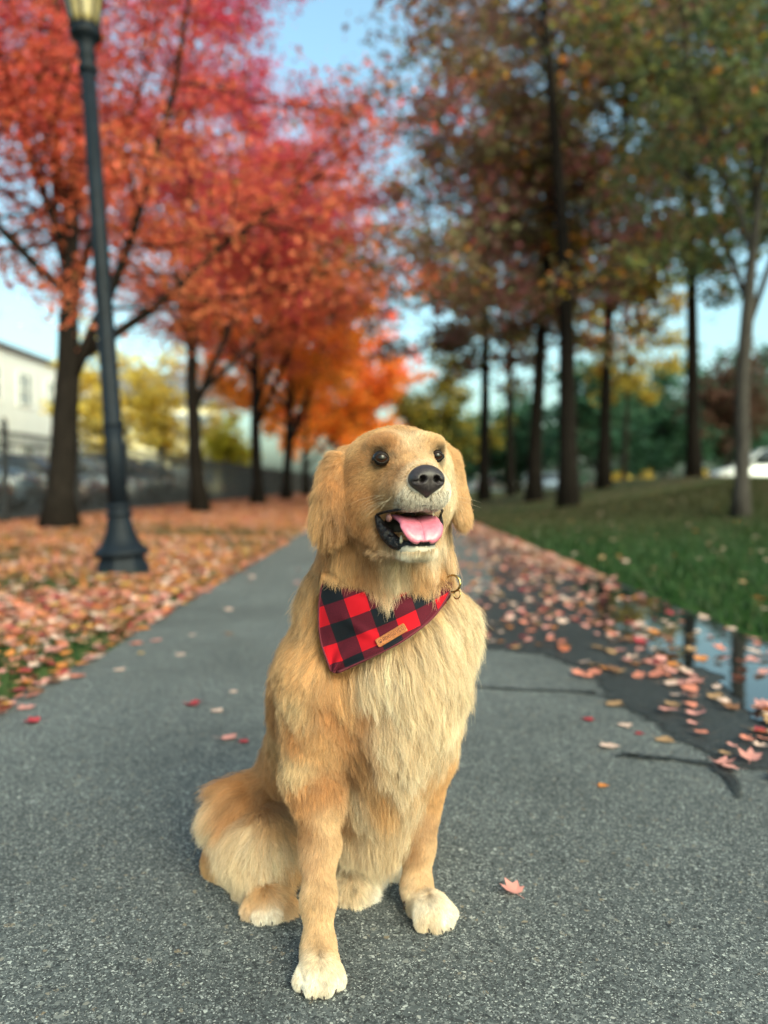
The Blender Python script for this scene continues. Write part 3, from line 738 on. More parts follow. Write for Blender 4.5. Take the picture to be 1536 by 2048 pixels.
# ------------------------------------------------------------------ cars
m_tyre = plain('tyre_rubber', (.012, .012, .012), .85)
m_rim = plain('alloy_rim', (.35, .36, .37), .3, .8)
m_cglass = plain('car_window_glass', (.02, .026, .03), .05, coat=1.0)
m_head = plain('headlight_lens', (.75, .77, .78), .08, coat=1.0)
m_tail = plain('tail_light_lens', (.42, .015, .015), .15, coat=1.0)
m_trim = plain('dark_plastic', (.02, .02, .022), .6)
def loft(sections):
    """Closed skin through cross-sections, each an (n, 3) ring."""
    n = len(sections[0]); k = MB()
    f = [(i*n+j, i*n+(j+1) % n, (i+1)*n+(j+1) % n, (i+1)*n+j) for i in range(len(sections)-1) for j in range(n)]
    f += [tuple(range(n))[::-1], tuple(range((len(sections)-1)*n, len(sections)*n))]
    k.add(np.concatenate(sections), f); return k
def car(label, color, loc, rz, tall=0.0, length=4.5, group='cars in the parking lot'):
    root = empty('parked_car', loc, rz); tag(root, label, 'car', group)
    m_p = plain('car_paint', color, .25, .3, var=.06, coat=1.0)
    hl = length/2; sec = []
    for x, zt, w in ((-hl, .72, .70), (-hl+.12, .86, .82), (-hl+.7, .93, .89), (-.6, .95, .91), (.6, .95, .91), (1.05, .93, .90), (hl-.5, .84, .88), (hl-.12, .72, .80), (hl, .58, .70)):
        zt += tall*.6; zb = .24 + tall*.2
        ring = []
        for y_, z_ in ((-.92, zb), (-1, zb+.12), (-1, zb+.32), (-.97, zt-.10), (-.88, zt), (.88, zt), (.97, zt-.10), (1, zt*.0+zb+.32), (1, zb+.12), (.92, zb)):
            ring.append((x, y_*w, z_))
        sec.append(np.array(ring)[::-1])
    loft(sec).build('body', m_p, root)
    sec = []
    z0 = .94 + tall*.6; zr = 1.45 + tall
    rear = -hl+.35 if tall > .1 else -hl+.75
    for x, z_, w in ((rear, z0, .80), (rear+.32, zr-.10, .70), (rear+.75, zr, .66), (.1, zr, .66), (.55, zr-.06, .68), (1.30, z0, .82)):
        sec.append(np.array([(x, -w-.04*(z_ > z0+.1)*0 - (.14 if z_ > z0+.1 else 0), z0-.02), (x, -w, z_), (x, w, z_), (x, w + (.14 if z_ > z0+.1 else 0), z0-.02)])[::-1])
    cab = loft(sec).build('windows', m_cglass, root)
    sec = []
    for x, z_, w in ((rear+.36, zr-.10, .69), (rear+.75, zr+.012, .655), (.1, zr+.012, .655), (.52, zr-.04, .67)):
        sec.append(np.array([(x, -w, z_-.02), (x, -w+.03, z_+.02), (x, w-.03, z_+.02), (x, w, z_-.02)])[::-1])
    loft(sec).build('roof', m_p, root)
    k = MB()
    for s_ in (-1, 1):
        for pl_, pw_ in (([(rear, s_*.83, z0), (rear+.34, s_*.72, zr-.07)], .045), ([(-.12, s_*.83, z0), (-.12, s_*.685, zr-.02)], .035), ([(1.30, s_*.83, z0), (.54, s_*.69, zr-.05)], .035)):
            k = MB(); k.tube(pl_, pw_, 6); k.build('pillar', m_p, root, False)
    for sx in (-1, 1):
        for sy in (-1, 1):
            t = empty('wheel'); t.parent = root; t.location = (sx*(hl-.85), sy*.80, .33)
            k = MB(); k.lathe([(.20, -.10), (.30, -.11), (.335, -.07), (.335, .07), (.30, .11), (.20, .10)], 20); o = k.build('tyre', m_tyre, t); o.rotation_euler = (math.pi/2, 0, 0)
            k = MB(); k.lathe([(.05, -.115), (.19, -.09), (.21, -.06), (.21, .06), (.19, .09), (.05, .115)], 10); o = k.build('rim', m_rim, t, False); o.rotation_euler = (math.pi/2, 0, 0)
    for s_ in (-1, 1):
        k = MB(); k.sphere((hl-.14, s_*.60, .66+tall*.5), (.14, .17, .075)); k.build('headlight', m_head, root)
        k = MB(); k.sphere((-hl+.08, s_*.62, .76+tall*.5), (.09, .14, .09)); k.build('tail_light', m_tail, root)
        k = MB(); k.sphere((.95, s_*1.0, 1.0+tall*.6), (.09, .10, .07), 10, 6); k.build('mirror', m_p, root)
    k = MB(); k.box((hl-.03, 0, .40+tall*.2), (.10, 1.1, .14)); k.build('grille', m_trim, root, False)
    return root
car('black car nearest the left photo edge behind the fence', (.012, .013, .015), (-9.6, 14.6, .05), rad(4))
car('blue grey suv behind the fence left of the nearest maple trunk', (.10, .14, .19), (-10.4, 18.0, .05), rad(2), .28)
car('brown sedan behind the fence between maple trunk and lamp post', (.13, .085, .075), (-10.2, 21.6, .05), rad(-2))
car('silver car behind the fence just right of the lamp post', (.40, .41, .42), (-10.2, 25.2, .05), rad(1), .08)
car('black suv behind the fence left of the second maple trunk', (.012, .013, .016), (-10.2, 29.0, .05), 0, .25)
car('dark grey car behind the fence hidden behind the second maple trunk', (.06, .065, .07), (-10.3, 33.0, .05), rad(3), .1)
car('maroon hatchback parked in the second row left of the blue grey suv', (.16, .03, .035), (-17, 27, .05), rad(90), .15)
car('white van like car at the right photo edge beyond the mound', (.70, .71, .70), (15.6, 31, .32), rad(170), .35, group='cars beyond the right lawn')
car('white car far behind the slender trunks right of the dog', (.68, .70, .72), (9.4, 62, .05), rad(175), .1, group='cars beyond the right lawn')
car('pale blue car far off beside the white one right of the dog', (.35, .45, .60), (13.6, 63, .05), rad(175), .1, group='cars beyond the right lawn')

# ------------------------------------------------------------------ buildings far behind
m_wall = plain('pale_grey_render', (.62, .63, .62), .85, var=.06, scale=1.5)
m_white = plain('sunlit_siding', (.84, .76, .50), .7, var=.04, scale=3)  # warm yellow glow of sunlight is put into the white siding's colour
m_win = plain('window_glass', (.10, .14, .17), .06, coat=.5)
m_fr = plain('window_frame_white', (.80, .80, .78), .5)
m_roof = plain('grey_roofing', (.10, .10, .11), .8)
m_bluew = plain('pale_blue_siding', (.30, .40, .52), .7, var=.05, scale=3)
def building(name, label, loc, rz, w, d, h, mat, rows, cols, pitched=False):
    root = empty(name, loc, rz); tag(root, label, 'building')
    k = MB(); k.box((0, 0, h/2), (w, d, h))
    if pitched:
        k.build('wall', mat, root, False)
        k = MB(); v = [(-w/2-.3, -d/2-.4, h), (w/2+.3, -d/2-.4, h), (w/2+.3, d/2+.4, h), (-w/2-.3, d/2+.4, h), (-w/2-.3, 0, h+d*.35), (w/2+.3, 0, h+d*.35)]
        k.add(v, [(0, 1, 5, 4), (2, 3, 4, 5), (0, 4, 3), (1, 2, 5), (0, 3, 2, 1)]); k.build('roof', m_roof, root, False)
    else:
        k.build('wall', mat, root, False)
        k = MB(); k.box((0, 0, h+.15), (w+.4, d+.4, .3)); k.build('roof', m_roof, root, False)
    sh_, ch_ = h/rows, w/cols
    for r_ in range(rows):
        for c_ in range(cols):
            x, z = -w/2 + (c_+.5)*ch_, (r_+.52)*sh_
            k = MB(); ww, wh = min(ch_*.55, 1.7), min(sh_*.55, 1.9)
            for (bx, bz, bw, bh) in ((0, wh/2, ww+.16, .09), (0, -wh/2, ww+.2, .10), (-ww/2, 0, .09, wh), (ww/2, 0, .09, wh), (0, 0, .06, wh), (0, 0.01, ww, .06)): k.box((x+bx, -d/2-.03+.003*(bw > bh), z+bz), (bw, .10, bh))
            o = k.build('window', m_fr, root, False)
            k = MB(); k.box((x, -d/2-.012, z), (ww, .02, wh)); k.build('pane', m_win, o, False)
    return root
building('office_building', 'long pale grey building with rows of windows behind the parking lot', (-27, 62, 0), rad(90), 60, 12, 8.2, m_wall, 2, 16)
building('sunlit_house', 'white house in a warm sunlit tint with pitched grey roof behind the yellow trees', (-19.0, 60, 0), rad(14), 12, 8, 6.6, m_white, 2, 6, True)
building('low_building', 'low pale blue building far off between the slender trunks', (9.8, 78, 0), rad(-4), 9, 6, 2.6, m_bluew, 1, 4, True)
def sstep(t): t = np.clip(t, 0, 1); return t*t*(3-2*t)
# ================================================================== THE DOG
# ---- solid shapes as a signed distance field, blended smoothly, then meshed as one surface
class Field:
    def __init__(s, lo, hi, h):
        s.lo, s.h = np.array(lo, float), h
        s.n = np.ceil((np.array(hi) - s.lo) / h).astype(int) + 1
        s.d = np.full(s.n, 0.25, np.float32)
        s.ax = [s.lo[i] + np.arange(s.n[i]) * h for i in range(3)]
    def _win(s, lo, hi):
        a = np.clip(np.floor((lo - s.lo) / s.h).astype(int), 0, s.n)
        b = np.clip(np.ceil((hi - s.lo) / s.h).astype(int) + 1, 0, s.n)
        sl = tuple(slice(a[i], b[i]) for i in range(3))
        return sl, np.stack(np.meshgrid(*[s.ax[i][sl[i]] for i in range(3)], indexing='ij'), -1)
    def _put(s, sl, d, k, sub):
        o = s.d[sl]
        if sub:
            h = np.clip(0.5 - 0.5 * (o + d) / k, 0, 1)
            s.d[sl] = o * (1 - h) - d * h + k * h * (1 - h)
        else:
            h = np.clip(0.5 + 0.5 * (d - o) / k, 0, 1)
            s.d[sl] = d * (1 - h) + o * h - k * h * (1 - h)
    def cap(s, a, b, ra, rb, k=0.02, sub=False):
        a, b = np.array(a, float), np.array(b, float)
        m = 0.03 if sub else 0.10
        sl, p = s._win(np.minimum(a - ra, b - rb) - m, np.maximum(a + ra, b + rb) + m)
        ab = b - a
        t = np.clip(((p - a) @ ab) / max(ab @ ab, 1e-12), 0, 1)
        d = np.linalg.norm(p - a - t[..., None] * ab, axis=-1) - (ra + (rb - ra) * t)
        s._put(sl, d, k, sub)
    def chain(s, pts, rs, k=0.02):
        for i in range(len(pts) - 1):
            s.cap(pts[i], pts[i+1], rs[i], rs[i+1], k)
    def ell(s, c, r, R=None, k=0.02, sub=False):
        c, r = np.array(c, float), np.array(r, float)
        m = 0.03 if sub else 0.10
        sl, p = s._win(c - r.max() - m, c + r.max() + m)
        q = p - c
        if R is not None: q = q @ R                     # columns of R: the ellipsoid's axes
        k0 = np.linalg.norm(q / r, axis=-1); k1 = np.linalg.norm(q / r**2, axis=-1)
        s._put(sl, k0 * (k0 - 1) / np.maximum(k1, 1e-9), k, sub)
    def sample(s, p):
        q = np.clip((p - s.lo) / s.h, 0, s.n - 1.001)
        i = q.astype(int); f = q - i; o = 0
        for dx in (0, 1):
            for dy in (0, 1):
                for dz in (0, 1):
                    w = (f[:, 0] if dx else 1-f[:, 0]) * (f[:, 1] if dy else 1-f[:, 1]) * (f[:, 2] if dz else 1-f[:, 2])
                    o = o + w * s.d[i[:, 0]+dx, i[:, 1]+dy, i[:, 2]+dz]
        return o
    def grad(s, p, e=None):
        e = e or s.h
        g = np.stack([s.sample(p + e*np.eye(3)[i]) - s.sample(p - e*np.eye(3)[i]) for i in range(3)], 1)
        return unit(g)
    def mesh(s):
        d = s.d; ins = d < 0
        n = np.array(d.shape) - 1
        cnt = np.zeros(n, np.int8)
        C = [(x, y, z) for x in (0, 1) for y in (0, 1) for z in (0, 1)]
        for c in C: cnt += ins[c[0]:c[0]+n[0], c[1]:c[1]+n[1], c[2]:c[2]+n[2]]
        act = np.argwhere((cnt > 0) & (cnt < 8))
        idx = np.full(n, -1, np.int64); idx[tuple(act.T)] = np.arange(len(act))
        acc = np.zeros((len(act), 3)); num = np.zeros(len(act))
        for c1 in C:
            for ax in range(3):
                if c1[ax]: continue
                c2 = list(c1); c2[ax] = 1
                v1 = d[tuple((act + c1).T)]; v2 = d[tuple((act + c2).T)]
                x = (v1 < 0) != (v2 < 0)
                t = np.where(x, v1 / np.where(x, v1 - v2, 1), 0)
                p = np.array(c1, float) + np.zeros((len(act), 3)); p[:, ax] += t
                acc += p * x[:, None]; num += x
        verts = s.lo + (act + acc / num[:, None]) * s.h
        quads = []
        for ax in range(3):
            a1, a2 = (ax + 1) % 3, (ax + 2) % 3
            sl1 = [slice(None)]*3; sl2 = [slice(None)]*3
            sl1[ax] = slice(0, -1); sl2[ax] = slice(1, None)
            A, B = ins[tuple(sl1)], ins[tuple(sl2)]
            for flip, m in ((False, A & ~B), (True, ~A & B)):
                e = np.argwhere(m)
                e = e[(e[:, a1] > 0) & (e[:, a2] > 0) & (e[:, a1] < n[a1]) & (e[:, a2] < n[a2])]
                q = []
                for (u, v) in ((0, 0), (-1, 0), (-1, -1), (0, -1)):
                    o = e.copy(); o[:, a1] += u; o[:, a2] += v
                    q.append(idx[tuple(o.T)])
                q = np.stack(q, 1)
                quads.append(q[:, ::-1] if flip else q)
        return verts, np.concatenate(quads)

# ---- head frame: E = between the eyes, f = along the muzzle, l = the dog's left, u = up
E0 = P(819, 913, 1.045)
YAW, TILT = rad(14), rad(4)
HF = np.array([math.sin(YAW)*math.cos(TILT), -math.cos(YAW)*math.cos(TILT), math.sin(TILT)])
HL = np.array([math.cos(YAW), math.sin(YAW), 0.0])
HU = np.cross(HL, HF) * -1.0
HU = HU if HU[2] > 0 else -HU
HR = np.stack([HF, HL, HU], 1)
def H(f, l, u): return E0 + HF*f + HL*l + HU*u

body = Field((-0.43, 0.90, -0.02), (0.29, 1.70, 0.86), 0.004)
# torso, from the pelvis up to the neck
body.chain([P(735, 1230, 1.25), P(705, 1385, 1.28), P(622, 1560, 1.38)], [.098, .118, .085], .05)
body.ell(P(806, 1325, 1.175), (.082, .085, .11), None, .05)
body.cap(P(790, 1440, 1.19), P(735, 1620, 1.27), .085, .062, .04)
body.cap(P(652, 1345, 1.19), P(662, 1440, 1.18), .060, .052, .04)
body.cap(P(866, 1255, 1.23), P(848, 1350, 1.24), .058, .052, .04)
body.cap(P(765, 1205, 1.21), P(785, 1010, 1.16), .100, .080, .05)
# front leg on the photo's left
body.chain([P(640, 1380, 1.17), P(628, 1545, 1.155), P(640, 1690, 1.115), P(638, 1795, 1.082), P(637, 1900, 1.055), P(639, 1962, 1.034)],
           [.054, .038, .0215, .0172, .0180, .0200], .02)
def paw(c, direction, k=0.008, s=1.0):
    f = unit(np.array([direction[0], direction[1], 0.0])); r = np.array([-f[1], f[0], 0.0])
    c = np.array([c[0], c[1], 0.0])
    body.ell(c + np.array([0, 0, .024*s]), np.array([.032, .027, .022])*s, np.stack([f, r, [0, 0, 1]], 1), .012)
    for o, fw, rr in ((-.0265, .014, .0108), (-.0092, .029, .0112), (.0092, .029, .0112), (.0265, .014, .0108)):
        a = c + r*o*s*.8 + f*(.002*s) + np.array([0, 0, .022*s]); b = c + r*o*s + f*fw*s + np.array([0, 0, .0135*s])
        body.cap(a, b, .0105*s, rr*s, .0022)
    return c, f, r
PAWS = []
PAWS.append(paw(P(640, 1980, 1.026), (0.03, -1), s=.92) + (.92,))
# front leg on the photo's right
body.chain([P(858, 1360, 1.25), P(860, 1515, 1.255), P(836, 1690, 1.238), P(834, 1775, 1.215), P(844, 1828, 1.196)],
           [.050, .034, .0205, .0180, .0195], .02)
PAWS.append(paw(P(863, 1852, 1.175), (0.5, -0.86), s=.94) + (.94,))
# hind leg on the photo's left
body.chain([P(575, 1600, 1.40), P(502, 1645, 1.34), P(548, 1690, 1.26)], [.068, .062, .042], .03)
body.chain([P(548, 1690, 1.26), P(462, 1735, 1.335)], [.045, .036], .03)
body.ell(P(455, 1722, 1.335), (.040, .040, .044), None, .015)
body.chain([P(465, 1750, 1.325), P(528, 1805, 1.23)], [.028, .026], .02)
PAWS.append(paw(P(535, 1836, 1.200), (0.12, -1), s=0.98) + (0.98,))
# hind leg on the far side and the tail behind
body.chain([P(640, 1570, 1.46), P(770, 1630, 1.43), P(775, 1700, 1.36)], [.085, .066, .045], .04)
body.chain([P(775, 1700, 1.36), P(712, 1775, 1.262)], [.034, .028], .02)
PAWS.append(paw(P(706, 1800, 1.252), (-0.05, -1), s=0.92) + (0.92,))
body.ell(P(795, 1752, 1.325), (.026, .030, .024), None, .015)
body.chain([(-.20, 1.50, .08), (-.12, 1.58, .045), (.0, 1.60, .035)], [.040, .032, .022], .03)
# head
body.ell(H(-.066, 0, -.010), (.080, .0745, .0560), HR, .02)
for s_ in (-1, 1):
    body.ell(H(-.011, s_*.029, .0165), (.022, .021, .0135), HR, .014)
    body.ell(H(-.062, s_*.030, -.050), (.052, .050, .056), HR, .02)
    body.cap(H(-.002, s_*.017, -.046), H(.052, s_*.0135, -.051), .0265, .0215, .012)
    body.cap(H(-.055, s_*.038, -.096), H(.030, s_*.011, -.1225), .019, .0115, .012)
body.cap(H(-.012, 0, -.020), H(.047, 0, -.036), .034, .0250, .018)
body.ell(H(.025, 0, -.1240), (.025, .022, .0105), HR, .010)
# mouth: hollow between the jaws
MC, MRr = H(.012, .000, -.094), np.array([.058, .0400, .0215])
body.ell(MC, MRr, HR, .006, True)
body.cap(H(.005, -.028, -.096), H(.002, -.044, -.090), .0160, .010, .006, True)
body.cap(H(.005, .030, -.096), H(.002, .048, -.090), .0165, .010, .006, True)
# ears: flattened flaps
def ear(pts, width, thick, out, k):
    for i in range(len(pts) - 1):
        for t in (0, .5):
            c = pts[i] + (pts[i+1] - pts[i]) * t
            ax = unit(pts[min(i+1, len(pts)-1)] - pts[i]); o = unit(out - ax*np.dot(out, ax)); w = np.cross(ax, o)
            wd = width[i] + (width[i+1] - width[i]) * t
            body.ell(c, (np.linalg.norm(pts[i+1]-pts[i])*.62 + .006, wd, thick), np.stack([ax, w, o], 1), k)
ear([P(692, 918, 1.115), P(668, 945, 1.097), P(659, 990, 1.085), P(658, 1030, 1.080), P(661, 1056, 1.078)],
    [.016, .024, .026, .023, .013], .010, np.array([-.80, -.6, .1]), .004)
ear([P(888, 908, 1.135), P(903, 932, 1.135), P(909, 975, 1.13), P(917, 1012, 1.125), P(921, 1034, 1.12)],
    [.016, .028, .034, .026, .013], .009, np.array([.9, -.4, .1]), .004)

def cast(px, py, off=0.0, y0=0.88, fld=None):
    """First point along the photo's line of sight where the field falls to `off`."""
    fld = fld or body
    px, py = np.atleast_1d(np.asarray(px, float)), np.atleast_1d(np.asarray(py, float))
    u, v = (px - 768) / F_PX, -(py - 1024) / F_PX
    d = np.stack([u, CP + v*SP, v*CP - SP], 1); d /= d[:, 1:2]
    o = np.array([0, 0, CAM_H])
    t = np.full(len(px), y0); hit = np.zeros(len(px), bool)
    for _ in range(260):
        s = fld.sample(o + d*t[:, None]) - off
        hit |= s < 1e-4
        t = np.where(hit, t, t + np.clip(s*.7, .0006, .03))
    return o + d*t[:, None], t < 1.69

EYES = []
for (ex, ey) in ((762, 916), (876.5, 911.5)):
    h, _ = cast(ex, ey)
    EYES.append(h[0])
for e in EYES:
    n = body.grad(e[None])[0]
    body.ell(e - n*.003, (.0112, .0112, .0112), None, .004, True)

bv, bq = body.mesh()
for _ in range(2):
    bv -= body.grad(bv) * body.sample(bv)[:, None] * .7
dog = empty('dog', (float(-.08), 1.22, 0.0))
tag(dog, 'golden retriever sitting on the grey asphalt path with its mouth open and pink tongue out', 'dog')
DOGM = Matrix.Translation(dog.location).inverted()
def dog_part(o, parent=None):
    o.parent = parent or dog
    if parent is None: o.matrix_parent_inverse = DOGM
    return o

# ------------------------------------------------------------------ coat chart: where, which way, how long, what colour
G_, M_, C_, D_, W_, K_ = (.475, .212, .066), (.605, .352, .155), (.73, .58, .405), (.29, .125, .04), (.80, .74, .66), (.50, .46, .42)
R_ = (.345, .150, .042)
CH = [  # px, py, flow x, flow y (photo), length, colour
 (800,858,-.1,-1,.011,M_),(845,862,.2,-1,.011,C_),(760,866,-.6,-.8,.012,M_),(819,888,0,-1,.009,C_),(819,922,-.05,-1,.006,M_),(832,938,-.2,-1,.004,C_),(800,945,-.6,-.6,.005,G_),
 (748,893,-.6,-.7,.010,G_),(785,890,-.2,-1,.009,G_),(872,888,.4,-.9,.009,M_),(890,896,.6,-.4,.009,M_),(720,895,-1,0,.013,M_),(700,880,-.9,0,.014,M_),
 (745,948,-.9,.35,.010,M_),(715,935,-1,.2,.014,G_),(715,985,-.75,.65,.016,G_),(750,990,-.85,.5,.010,G_),(785,965,-.8,.2,.006,G_),(780,1000,-.8,.5,.007,M_),(765,1022,-.7,.6,.008,M_),(800,1012,-.6,.7,.008,C_),(790,985,-.75,.4,.006,M_),
 (815,985,-.4,.6,.006,K_),(825,1003,-.35,.9,.009,K_),(855,1006,.05,1,.009,K_),(878,998,.4,.9,.008,W_),(840,995,-.1,1,.007,K_),(892,985,.6,.6,.008,W_),(897,960,.6,.4,.008,C_),(893,930,.5,.5,.008,C_),(899,1010,.4,.9,.013,C_),(902,1040,.3,.95,.018,C_),(908,1090,.1,1,.035,M_),
 (735,1060,-.5,.85,.020,G_),(745,1095,-.1,1,.028,G_),(700,1050,-.4,.9,.024,G_),(695,1100,-.1,1,.045,M_),(775,1108,.1,1,.022,C_),(800,1112,-.1,1,.012,C_),(840,1112,0,1,.010,(.74,.66,.54)),(868,1108,.15,1,.010,(.74,.66,.54)),
 (680,1115,.1,1,.024,M_),(740,1125,.05,1,.055,G_),(790,1130,0,1,.060,C_),(840,1132,0,1,.052,M_),(880,1125,0,1,.062,M_),(905,1135,0,1,.065,C_),(925,1110,.1,1,.05,M_),
 (685,903,-.8,.5,.016,M_),(655,925,-.6,.8,.024,C_),(643,965,-.35,1,.030,M_),(668,960,-.1,1,.026,G_),(645,1020,-.2,1,.042,M_),(678,1020,.05,1,.030,D_),(650,1070,-.15,1,.050,G_),(668,1070,.05,1,.048,G_),(684,985,.1,1,.020,D_),  # dark points at the left ear's front edge paint the crease shade
 (905,908,.7,.4,.014,M_),(925,930,.8,.6,.032,C_),(930,965,.5,.85,.030,C_),(920,990,.1,1,.014,M_),(934,1020,.15,1,.020,M_),(934,1050,0,1,.030,R_),
 (600,1180,-.55,.75,.050,M_),(630,1150,-.4,.9,.045,M_),(640,1200,-.3,.95,.045,M_),(590,1250,-.5,.85,.045,M_),(620,1280,-.2,1,.040,M_),(930,1200,.55,.8,.048,C_),(955,1270,.45,.9,.048,C_),(930,1260,.3,.95,.05,C_),(925,1340,.05,1,.036,C_),(905,1220,.2,1,.045,C_),
 (690,1370,.3,.95,.045,M_),(740,1345,.3,.95,.060,C_),(790,1310,.35,.95,.062,C_),(850,1270,.3,.95,.062,C_),(820,1370,.25,1,.068,C_),(870,1370,.1,1,.064,C_),(895,1360,-.1,1,.050,C_),(760,1420,.4,.9,.055,C_),(820,1440,.1,1,.066,C_),(870,1440,-.1,1,.060,C_),(895,1430,-.25,1,.036,C_),(730,1400,.4,.9,.045,G_),
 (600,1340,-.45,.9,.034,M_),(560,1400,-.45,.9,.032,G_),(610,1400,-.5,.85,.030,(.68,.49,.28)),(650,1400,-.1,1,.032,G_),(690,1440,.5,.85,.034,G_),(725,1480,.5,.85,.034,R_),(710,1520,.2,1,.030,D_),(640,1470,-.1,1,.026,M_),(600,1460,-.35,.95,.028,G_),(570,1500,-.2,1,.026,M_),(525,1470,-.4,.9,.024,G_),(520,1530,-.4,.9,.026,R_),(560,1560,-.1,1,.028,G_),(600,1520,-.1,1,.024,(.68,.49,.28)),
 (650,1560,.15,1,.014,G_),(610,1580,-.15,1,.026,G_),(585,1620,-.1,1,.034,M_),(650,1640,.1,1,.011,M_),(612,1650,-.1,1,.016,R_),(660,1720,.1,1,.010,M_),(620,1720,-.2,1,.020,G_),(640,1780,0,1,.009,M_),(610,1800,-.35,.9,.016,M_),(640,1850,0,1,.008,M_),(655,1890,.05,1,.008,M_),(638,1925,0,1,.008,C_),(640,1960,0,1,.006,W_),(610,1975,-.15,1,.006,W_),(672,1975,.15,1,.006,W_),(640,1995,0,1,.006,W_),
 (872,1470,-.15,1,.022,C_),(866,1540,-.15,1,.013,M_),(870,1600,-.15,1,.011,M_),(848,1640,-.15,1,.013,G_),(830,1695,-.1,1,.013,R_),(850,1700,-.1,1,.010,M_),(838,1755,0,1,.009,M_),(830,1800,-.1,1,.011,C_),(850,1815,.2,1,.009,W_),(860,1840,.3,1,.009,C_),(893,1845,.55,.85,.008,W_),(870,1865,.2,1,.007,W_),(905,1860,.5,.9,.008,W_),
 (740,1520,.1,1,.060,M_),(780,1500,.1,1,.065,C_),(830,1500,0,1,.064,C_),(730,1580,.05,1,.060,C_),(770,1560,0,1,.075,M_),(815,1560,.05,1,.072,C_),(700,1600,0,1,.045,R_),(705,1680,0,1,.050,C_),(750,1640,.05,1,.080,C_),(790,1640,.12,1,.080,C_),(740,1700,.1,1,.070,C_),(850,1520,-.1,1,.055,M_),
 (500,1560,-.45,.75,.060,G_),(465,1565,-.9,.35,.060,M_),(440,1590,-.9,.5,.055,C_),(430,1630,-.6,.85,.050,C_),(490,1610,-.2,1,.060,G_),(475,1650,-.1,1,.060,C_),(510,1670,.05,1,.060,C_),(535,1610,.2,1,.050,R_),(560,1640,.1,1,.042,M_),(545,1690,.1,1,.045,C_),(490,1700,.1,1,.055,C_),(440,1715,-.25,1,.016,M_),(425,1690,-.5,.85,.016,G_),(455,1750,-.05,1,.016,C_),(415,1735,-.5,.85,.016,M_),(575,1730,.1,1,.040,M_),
 (520,1790,.05,1,.012,M_),(535,1825,0,1,.010,W_),(560,1830,.2,1,.014,C_),(515,1845,-.1,1,.011,W_),(545,1850,.05,1,.011,W_),(565,1790,.5,.85,.028,M_),(585,1800,.6,.7,.03,C_),
 (705,1775,.1,1,.022,C_),(705,1805,.2,1,.020,W_),(735,1790,.5,.85,.024,W_),(795,1745,.3,1,.018,W_),(800,1765,.2,1,.016,W_),
]
CH = [c if not (c[1] > 1600 and (590 < c[0] < 690 or 800 < c[0] < 890) and c[5] in (G_, M_)) else c[:5] + (tuple(.62*np.array(c[5]) + .38*np.array(C_)),) for c in CH]
cpx = np.array([c[0] for c in CH], float); cpy = np.array([c[1] for c in CH], float)
cpos, chit = cast(cpx, cpy)
cdir = np.array([[c[2], 0, -c[3]] for c in CH], float)
# the side the camera does not see: back, rump, tail
extra = [((-.10, 1.40, .40), (-.3, .1, -1), .034, G_), ((-.20, 1.40, .30), (-.3, .2, -1), .030, G_), ((-.05, 1.36, .50), (-.2, .2, -1), .045, M_), ((.06, 1.25, .55), (.1, .3, -1), .05, M_),
         ((.05, 1.36, .35), (.2, 0, -1), .035, G_), ((.03, 1.42, .18), (.2, -.2, -1), .05, M_), ((-.2, 1.53, .15), (-.2, .2, -1), .05, M_), ((-.05, 1.6, .05), (.9, .1, -.4), .06, C_),
         ((.02, 1.22, .72), (0, .5, -.8), .03, M_), ((.02, 1.25, .64), (0, .3, -1), .05, M_)]
keep = chit
cpos = np.concatenate([cpos[keep], np.array([e[0] for e in extra])])
cdir = unit(np.concatenate([cdir[keep], np.array([e[1] for e in extra], float)]))
clen = np.concatenate([np.array([c[4] for c in CH])[keep], [e[2] for e in extra]])
ccol = np.concatenate([np.array([c[5] for c in CH])[keep], [e[3] for e in extra]])
def chart(p, sig=.017):
    """Coat flow, length and colour at points p."""
    D, L, K = np.zeros((len(p), 3)), np.zeros(len(p)), np.zeros((len(p), 3))
    for a in range(0, len(p), 20000):
        q = p[a:a+20000]
        d2 = ((q[:, None] - cpos[None])**2).sum(-1)
        w = 1 / (d2 + sig*sig)**2.2; w /= w.sum(1, keepdims=True)
        D[a:a+20000] = w @ cdir; L[a:a+20000] = w @ clen; K[a:a+20000] = w @ ccol
    return unit(D), L, K

def in_mouth(p):
    q = ((p - MC) @ HR) / (MRr + .0035)
    a = (q**2).sum(1) < 1
    for s_ in (-1, 1):
        a_, b_ = H(.005, s_*.030, -.096), H(.002, s_*.048, -.090)
        t = np.clip((p - a_) @ (b_-a_) / ((b_-a_) @ (b_-a_)), 0, 1)
        a |= np.linalg.norm(p - a_ - t[:, None]*(b_-a_), axis=1) < (.0165 + (.010-.0165)*t) + .0035
    return a
NOSE_C = H(.076, 0, -.036)
def near_eye(p, r): return np.minimum(np.linalg.norm(p - EYES[0], axis=1), np.linalg.norm(p - EYES[1], axis=1)) < r

fD, fL, fK = chart(bv)
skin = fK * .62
skin[in_mouth(bv)] = (.012, .009, .010)
skin[near_eye(bv, .0135)] = (.012, .009, .008)
lipzone = ((np.abs((bv - H(.03, 0, -.113)) @ HU) < .008) & (((bv - H(.0, 0, -.1)) @ HF) > .0))
skin[lipzone] = (.015, .011, .012)
m_skin, nt, b = new_mat('dog_skin')
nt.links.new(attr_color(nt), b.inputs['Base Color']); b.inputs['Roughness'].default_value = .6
body_o = dog_part(mesh_obj('body', bv, bq, m_skin, colors=skin))

